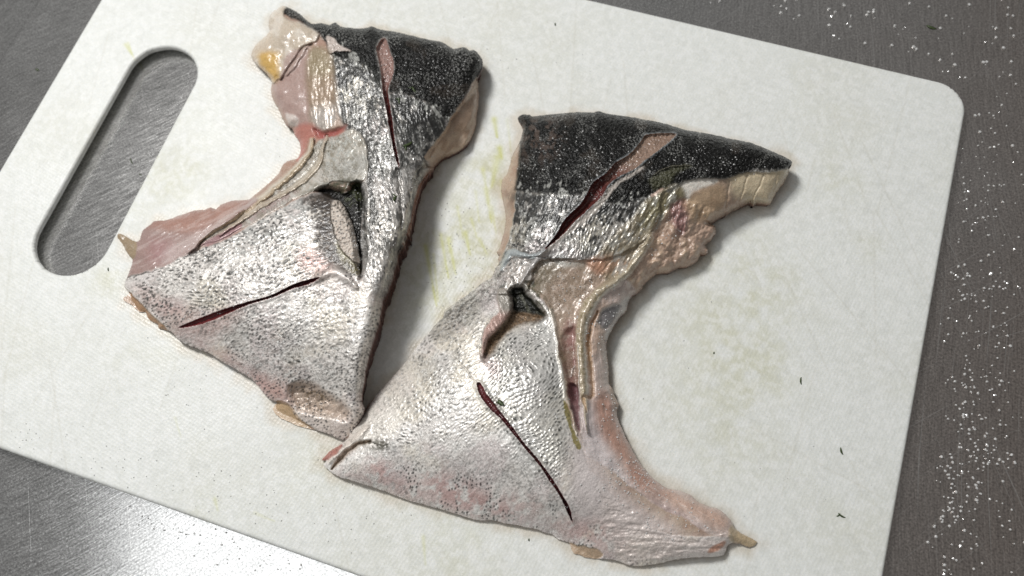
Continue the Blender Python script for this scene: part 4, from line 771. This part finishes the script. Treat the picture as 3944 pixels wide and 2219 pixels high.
    # faint pale scar running into the lower cut
    r, t, g = S.line(tr(5, (330, 1100, 8), (420, 1180, 12), (500, 1290, 12), (560, 1350, 12)), 2, True); S.paint(np.exp(-r * r), (226, 220, 212), .7); S.raise_(np.exp(-r * r), -.4)
    # folded tip at lower left
    r, t, g = S.line(tr(6, (160, 620, 16), (210, 560, 34), (290, 470, 34), (380, 415, 26), (460, 400, 16)), 2, True); S.raise_(np.exp(-r * r), -2.6); S.paint(np.exp(-r * r), (160, 130, 96), .8)
    r, t, g = S.line(tr(6, (140, 560, 30), (230, 480, 60), (320, 400, 70), (420, 300, 60)), 2, True); S.raise_(np.exp(-r * r), 1.6); S.paint(np.exp(-r * r), (230, 218, 206), .6)
    S.paint(S.poly(tr(6, (400, 410), (560, 390), (600, 450), (540, 480), (440, 450)), 20) * sstep(.35, .55, S.n(8, 2, 85)), (70, 66, 48), .85)
    S.paint(S.poly(tr(6, (60, 560), (110, 500), (220, 425), (240, 440), (190, 500), (130, 545)), 4), (158, 92, 80), .9, 0, .3, 'flesh')
    # blushes and speckles on the belly skin
    for pts, al in [(tr(6, (900, 640), (1300, 760), (1500, 900), (1480, 1000), (1100, 900), (950, 760)), .55), (tr(6, (450, 560), (600, 600), (560, 680), (470, 640)), .6), (tr(6, (1500, 800), (1800, 900), (1700, 1000), (1500, 1000)), .35), (tr(7, (300, 1000), (700, 1050), (900, 1200), (600, 1280), (300, 1100)), .4), (tr(6, (300, 640), (900, 700), (1300, 980), (900, 900), (300, 690)), .35)]:
        S.paint(lo * S.poly(pts, 60) * sstep(.25, .6, S.n(16, 3, 140)), (196, 150, 144), al * 1.2)
    a, _ = worley(S.U, S.V, 8.5, 19, 110, 1.5); nn = S.n(40, 3, 86); zone = lo * np.clip(S.poly(tr(6, (700, 600), (1300, 700), (2050, 1000), (2300, 1250), (1900, 1150), (1300, 1000), (850, 850)), 60) + S.poly(tr(7, (200, 1050), (600, 1150), (1000, 1300), (900, 1380), (300, 1200)), 40) + .35, 0, 1)
    S.paint(zone * sstep(.30, .18, a) * sstep(.46, .58, nn), (52, 50, 50), .9)
    tail = S.poly(tr(7, (640, 820), (900, 960), (1100, 1080), (1480, 1140), (1640, 1140), (1600, 1280), (1100, 1340), (850, 1340), (700, 1200)), 40); S.paint(tail, (214, 202, 196), .7, .08, .34); S.raise_(tail, 1.4 * (S.n(10, 3, 87, 5, 3) - .5))
    S.paint(S.poly(tr(7, (1460, 1265), (1500, 1220), (1590, 1180), (1600, 1200), (1540, 1255)), 6), (184, 138, 116), .9)
    lb = S.poly(tr(7, (385, 1190), (450, 1210), (600, 1235), (650, 1290), (580, 1320), (470, 1300), (380, 1280)), 4); S.paint(lb, (184, 160, 134), .95, 0, .3, 'flesh'); S.raise_(lb, -.6)
    S.paint(S.poly(tr(7, (1640, 1060), (1700, 1080), (1870, 1180), (1790, 1240), (1700, 1190), (1630, 1180)), 10), (190, 172, 140), .8, 0, .28)
    # knife cuts
    S.cut(tr(4, (1430, 230), (1000, 600), (500, 1165)), tr(4, (1312, 248), (1282, 290), (1240, 345), (1200, 388), (1150, 425), (1075, 468), (1030, 515), (1000, 552), (930, 598), (885, 640), (860, 690), (830, 745), (800, 795), (750, 842), (690, 900), (645, 960), (610, 1030), (560, 1094), (498, 1166), (570, 1112), (630, 1062), (682, 1010), (740, 942), (800, 890), (860, 832), (930, 770), (982, 705), (1010, 650), (1060, 602), (1140, 556), (1230, 512), (1300, 452), (1370, 402), (1440, 345), (1500, 300), (1552, 240), (1450, 235), (1380, 240)),
          depth=3.4, c_top=(140, 118, 104), c_deep=(92, 46, 43), edge=(186, 194, 198), ew=3.5, topfrac=.30)
    S.cut(tr(5, (560, 1335)) + tr(6, (1590, 365), (2026, 1026)), tr(5, (552, 1345), (560, 1392), (580, 1449)) + tr(6, (1330, 80), (1385, 150), (1440, 200), (1500, 265), (1570, 350), (1640, 436), (1720, 530), (1785, 610), (1850, 712), (1905, 790), (1955, 880), (1985, 950), (2024, 1028), (2012, 950), (1990, 890), (1940, 810), (1880, 712), (1805, 604), (1740, 522), (1660, 430), (1600, 350), (1540, 268), (1470, 180), (1420, 110), (1370, 50)) + tr(5, (640, 1449), (612, 1390), (588, 1348), (568, 1338)),
          depth=3, c_top=(110, 58, 60), c_deep=(88, 38, 40), edge=(226, 214, 206), ew=2, topfrac=.1)
    # curled white underside of the skin beside the back cut
    S.paint(S.poly(tr(4, (1000, 690), (1100, 610), (1280, 500), (1290, 520), (1180, 590), (1080, 660), (1000, 760), (880, 900), (740, 1010), (640, 1090), (540, 1180), (520, 1150), (700, 980), (880, 830)), 5) * (S.reg != len(S.names) - 2) * (S.reg != len(S.names) - 1), (196, 188, 180), .75, .1, .3)
    S.build('fish_collar', 'larger fish collar on the right with pointed black back and long cut silver belly')
    return S

SA = collar_left()
SB = collar_right()

def juice_shade():
    me = BOARD.data; n = len(me.vertices); v = np.empty(n * 3, np.float32); me.vertices.foreach_get('co', v); v = v.reshape(-1, 3); wet_shade = np.zeros(n)
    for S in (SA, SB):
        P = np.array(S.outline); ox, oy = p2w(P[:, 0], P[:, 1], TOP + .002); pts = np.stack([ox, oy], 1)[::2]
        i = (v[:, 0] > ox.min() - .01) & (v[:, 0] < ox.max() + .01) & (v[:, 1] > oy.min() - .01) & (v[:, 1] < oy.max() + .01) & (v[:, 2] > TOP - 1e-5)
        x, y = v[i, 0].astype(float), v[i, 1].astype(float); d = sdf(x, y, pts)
        wet_shade[i] = np.maximum(wet_shade[i], sstep(-.0055, .0, d + .008 * (fbm(x, y, .007, 3, 61) - .55)))
    me.attributes['wet_shade'].data.foreach_set('value', wet_shade.astype(np.float32))
juice_shade()

# ------------------------------------------------------------------ salt, herbs
def blob_template(kind):
    import bmesh
    bm = bmesh.new()
    if kind == 'grain': bmesh.ops.create_icosphere(bm, subdivisions=1, radius=1)
    v = np.array([x.co[:] for x in bm.verts]); f = np.array([[y.index for y in x.verts] for x in bm.faces]); bm.free(); return v, f
GV, GF = blob_template('grain')
st_ = NT('salt'); st_.b.inputs['Base Color'].default_value = (.86, .86, .85, 1); st_.b.inputs['Roughness'].default_value = .12
st_.b.inputs['Transmission Weight'].default_value = .35; st_.b.inputs['Coat Weight'].default_value = .6
def grains(name, items, label, cat='salt grains'):
    n = len(items); V = np.zeros((n, len(GV), 3)); Fq = np.zeros((n, len(GF), 3), int)
    for i, (p, r) in enumerate(items):
        a = rnd.random() * 6.28; c, s = math.cos(a), math.sin(a); sc_ = np.array([rnd.uniform(.8, 1.3), rnd.uniform(.8, 1.2), rnd.uniform(.7, 1.0)])
        g = GV * sc_ * r; V[i] = np.stack([g[:, 0] * c - g[:, 1] * s, g[:, 0] * s + g[:, 1] * c, g[:, 2]], 1) + np.asarray(p); Fq[i] = GF + i * len(GV)
    o = mesh_obj(name, V.reshape(-1, 3), Fq.reshape(-1, 3), st_.m, smooth_=False); tag(o, label, cat, None, 'stuff'); return o

def flat_pt(u, v, z): a, b = p2w(u, v, z); return (float(a), float(b), z)
steel = []
# clusters traced on the right end: centre, spread, count
for u, v, su, sv, n in [(2440, 60, 60, 35, 12), (2300, 90, 70, 40, 14), (2100, 60, 70, 30, 14), (1900, 40, 70, 22, 9), (2200, 30, 80, 22, 10), (2520, 110, 40, 60, 9), (2400, 180, 60, 40, 9), (2530, 220, 30, 60, 9), (2480, 300, 30, 40, 12), (2500, 420, 40, 60, 12), (2450, 480, 30, 20, 12), (2455, 560, 25, 30, 14),
                        (2420, 700, 22, 40, 16), (2470, 720, 30, 50, 20), (2530, 780, 30, 60, 12), (2420, 830, 30, 50, 16), (2480, 900, 40, 40, 14), (2430, 960, 25, 30, 22), (2520, 980, 40, 40, 14), (2420, 1060, 25, 40, 26), (2500, 1080, 30, 30, 12), (2470, 1130, 20, 30, 16), (2510, 1155, 36, 16, 22), (2410, 1170, 25, 30, 20), (2390, 1240, 20, 25, 22), (2455, 1240, 16, 30, 20), (2480, 1290, 40, 30, 10), (2380, 1300, 16, 16, 14), (2440, 1370, 30, 30, 10), (2390, 1420, 14, 14, 10), (2530, 1390, 30, 40, 7), (2350, 1330, 20, 40, 6), (2500, 500, 60, 160, 40), (2480, 900, 60, 200, 40)]:
    for _ in range(n):
        a, b = u + rnd.gauss(0, su * 1.0), v + rnd.gauss(0, sv * 1.0); r = .00042 * rnd.uniform(.5, 1.3) * (1.25 if v < 400 else 1); x, y, z = flat_pt(a, b, r * .6)
        if board_sdf(x, y) < -.0012 or x > BX1 + .001: steel.append(((x, y, z), r))
for u, v, su, sv, n in [(420, 1335, 60, 22, 22), (560, 1340, 60, 30, 16), (620, 1400, 80, 25, 14), (150, 1400, 60, 30, 5), (300, 1290, 60, 30, 6), (720, 1420, 50, 20, 8)]:
    for _ in range(n):
        a, b = u + rnd.gauss(0, su * .8), v + rnd.gauss(0, sv * .8); r = .00030 * rnd.uniform(.6, 1.2); x, y, z = flat_pt(a, b, r * .6)
        if board_sdf(x, y) < -.0012: steel.append(((x, y, z), r))
grains('salt_grains', steel, 'white salt grains scattered over the steel counter')
bd = []
for u, v, su, sv, n in [(80, 1130, 100, 60, 30), (250, 1200, 120, 70, 40), (560, 1230, 160, 70, 40), (900, 1300, 150, 60, 25), (1150, 600, 60, 130, 60), (1180, 750, 70, 90, 45), (480, 950, 120, 80, 20), (1700, 950, 120, 120, 8), (2000, 1200, 150, 120, 8), (1300, 150, 250, 80, 14), (680, 300, 60, 200, 10)]:
    for _ in range(n):
        a, b = u + rnd.gauss(0, su * .7), v + rnd.gauss(0, sv * .7); r = .00022 * rnd.uniform(.6, 1.2); x, y, z = flat_pt(a, b, TOP + r * .5)
        if board_sdf(x, y) > .002: bd.append(((x, y, z), r))
grains('salt_grains', bd, 'tiny translucent salt grains scattered on the white cutting board')
def fish_salt(S, zones, rr, label):
    L = []
    for u, v, su, sv, n in zones:
        for _ in range(n):
            a, b = u + rnd.gauss(0, su * .6), v + rnd.gauss(0, sv * .6)
            j = int((a - S.U[0, 0]) / S.step); i = int((b - S.V[0, 0]) / S.step)
            if 0 <= i < S.U.shape[0] and 0 <= j < S.U.shape[1] and S.d[i, j] > 3:
                r = rr * rnd.uniform(.6, 1.25); p = S.P[i, j] + S.N[i, j] * r * .4; L.append((p, r))
    grains('salt_grains', L, label)
fish_salt(SA, [(1090, 180, 110, 70, 110), (900, 600, 18, 70, 110), (600, 700, 200, 100, 60), (960, 650, 60, 100, 50), (700, 880, 120, 80, 40), (950, 800, 30, 160, 40), (1050, 430, 40, 60, 30), (480, 780, 90, 40, 30)], .00024, 'salt grains sprinkled on the smaller left fish collar')
fish_salt(SB, [(1560, 800, 40, 40, 40), (1450, 720, 70, 50, 40), (1540, 1050, 40, 60, 50), (1600, 1200, 90, 60, 190), (1500, 820, 50, 60, 40), (1560, 960, 24, 80, 40), (1700, 1320, 110, 40, 60), (1400, 400, 110, 60, 80), (1800, 400, 110, 40, 50), (1520, 440, 60, 60, 50), (1650, 600, 60, 60, 40), (1400, 1150, 60, 120, 60), (1140, 800, 60, 60, 40), (1000, 950, 80, 80, 30)], .00026, 'salt grains sprinkled on the larger right fish collar')

hm = NT('herb'); hc = hm.co(); hm.l(hm.mix(hm.noise(hc, 900, 2), (.030, .055, .018, 1), (.085, .11, .04, 1)), hm.b.inputs['Base Color']); hm.b.inputs['Roughness'].default_value = .4
def herb(pos, nrm, ang, L, W, bend, label, fork=False):
    """a folded little leaf shred lying on a surface"""
    k = 7; V = []; Fc = []
    def blade(ox, oy, an, L, W):
        base = len(V)
        for i in range(k):
            t = i / (k - 1); wd = W * math.sin(math.pi * min(.96, max(.06, t))) ** .6 * .5 + W * .04; x = ox + math.cos(an + bend * t) * L * (t - .5); y = oy + math.sin(an + bend * t) * L * (t - .5)
            nx, ny = -math.sin(an + bend * t), math.cos(an + bend * t); lift = .00022 + .00018 * math.sin(t * 5)
            for s_, zz in ((-1, .35), (0, 1.0), (1, .35)): V.append((x + nx * wd * s_, y + ny * wd * s_, lift * zz + .00006))
            V.append((x, y, .00002))
        for i in range(k - 1):
            a = base + i * 4; b = a + 4
            Fc.extend([(a, b, b + 1, a + 1), (a + 1, b + 1, b + 2, a + 2), (a + 2, b + 2, b + 3, a + 3), (a + 3, b + 3, b, a)])
        Fc.append((base, base + 1, base + 2, base + 3)); e = base + 4 * (k - 1); Fc.append((e + 3, e + 2, e + 1, e))
    blade(0, 0, 0, L, W)
    if fork: blade(-L * .3, -W * .8, 1.2, L * .6, W * .8)
    o = mesh_obj('herb_fleck', V, Fc, hm.m)
    o.location = pos; q = Vector((0, 0, 1)).rotation_difference(Vector(nrm)); from_z = Matrix.Rotation(ang, 4, 'Z')
    o.rotation_euler = (q.to_matrix().to_4x4() @ from_z).to_euler()
    tag(o, label, 'herb', 'dark green herb flecks'); return o
def px_ang(a): return math.radians(-a - 17)        # picture angle (down positive) -> board angle
for u, v, a, L, W, fk, lb in [(2013, 958, 70, .0028, .0006, False, 'small dark herb fleck on the board right of the larger collar, highest of three'),
                              (2115, 1135, 55, .0026, .0007, False, 'thin dark herb fleck on the board near its right edge, middle of three'),
                              (2116, 1298, 10, .0028, .0006, True, 'forked green herb fleck on the board near its lower right edge'),
                              (1396, 62, 60, .0016, .0006, False, 'tiny herb fleck on the board near its top edge, above and between the collars'),
                              (272, 678, 50, .0016, .0005, False, 'tiny herb fleck on the board between the handle slot and the left collar'),
                              (353, 440, 10, .0016, .0005, False, 'tiny herb fleck at the right rim of the handle slot'),
                              (1795, 888, 80, .0009, .0005, False, 'speck of herb on the bare board inside the curve of the larger collar'),
                              (1330, 1358, 60, .0010, .0005, False, 'speck of herb on the board below the larger collar')]:
    p = flat_pt(u, v, TOP); herb(p, (0, 0, 1), px_ang(a), L, W, .4, lb, fk)
for u, v, a, L, W, lb in [(94, 176, 5, .0018, .0011, 'dark herb speck on the steel left of the board'), (330, 406, 35, .0032, .0005, 'thin herb shred on the steel inside the handle slot'), (2342, 70, 0, .0042, .0014, 'olive herb bit on the steel above the right corner of the board')]:
    herb(flat_pt(u, v, 0.0), (0, 0, 1), px_ang(a), L, W, .3, lb)
for S, u, v, a, L, W, lb in [(SA, 1040, 228, 35, .0036, .0009, 'green herb fleck on the black skin of the left collar'), (SA, 1003, 255, 60, .0030, .0007, 'green herb fleck just right of the upper cut of the left collar'),
                             (SA, 1026, 365, -60, .0044, .0010, 'longest green herb shred, on the neck of the left collar'), (SA, 992, 500, 85, .0040, .0009, 'green herb fleck low on the silver neck of the left collar'),
                             (SB, 1259, 1014, 20, .0028, .0015, 'green herb fleck beside the long belly cut of the right collar')]:
    p, nn = S.spot(u, v); herb(tuple(p + nn * .00015), tuple(nn), px_ang(a), L, W, .4, lb, True)
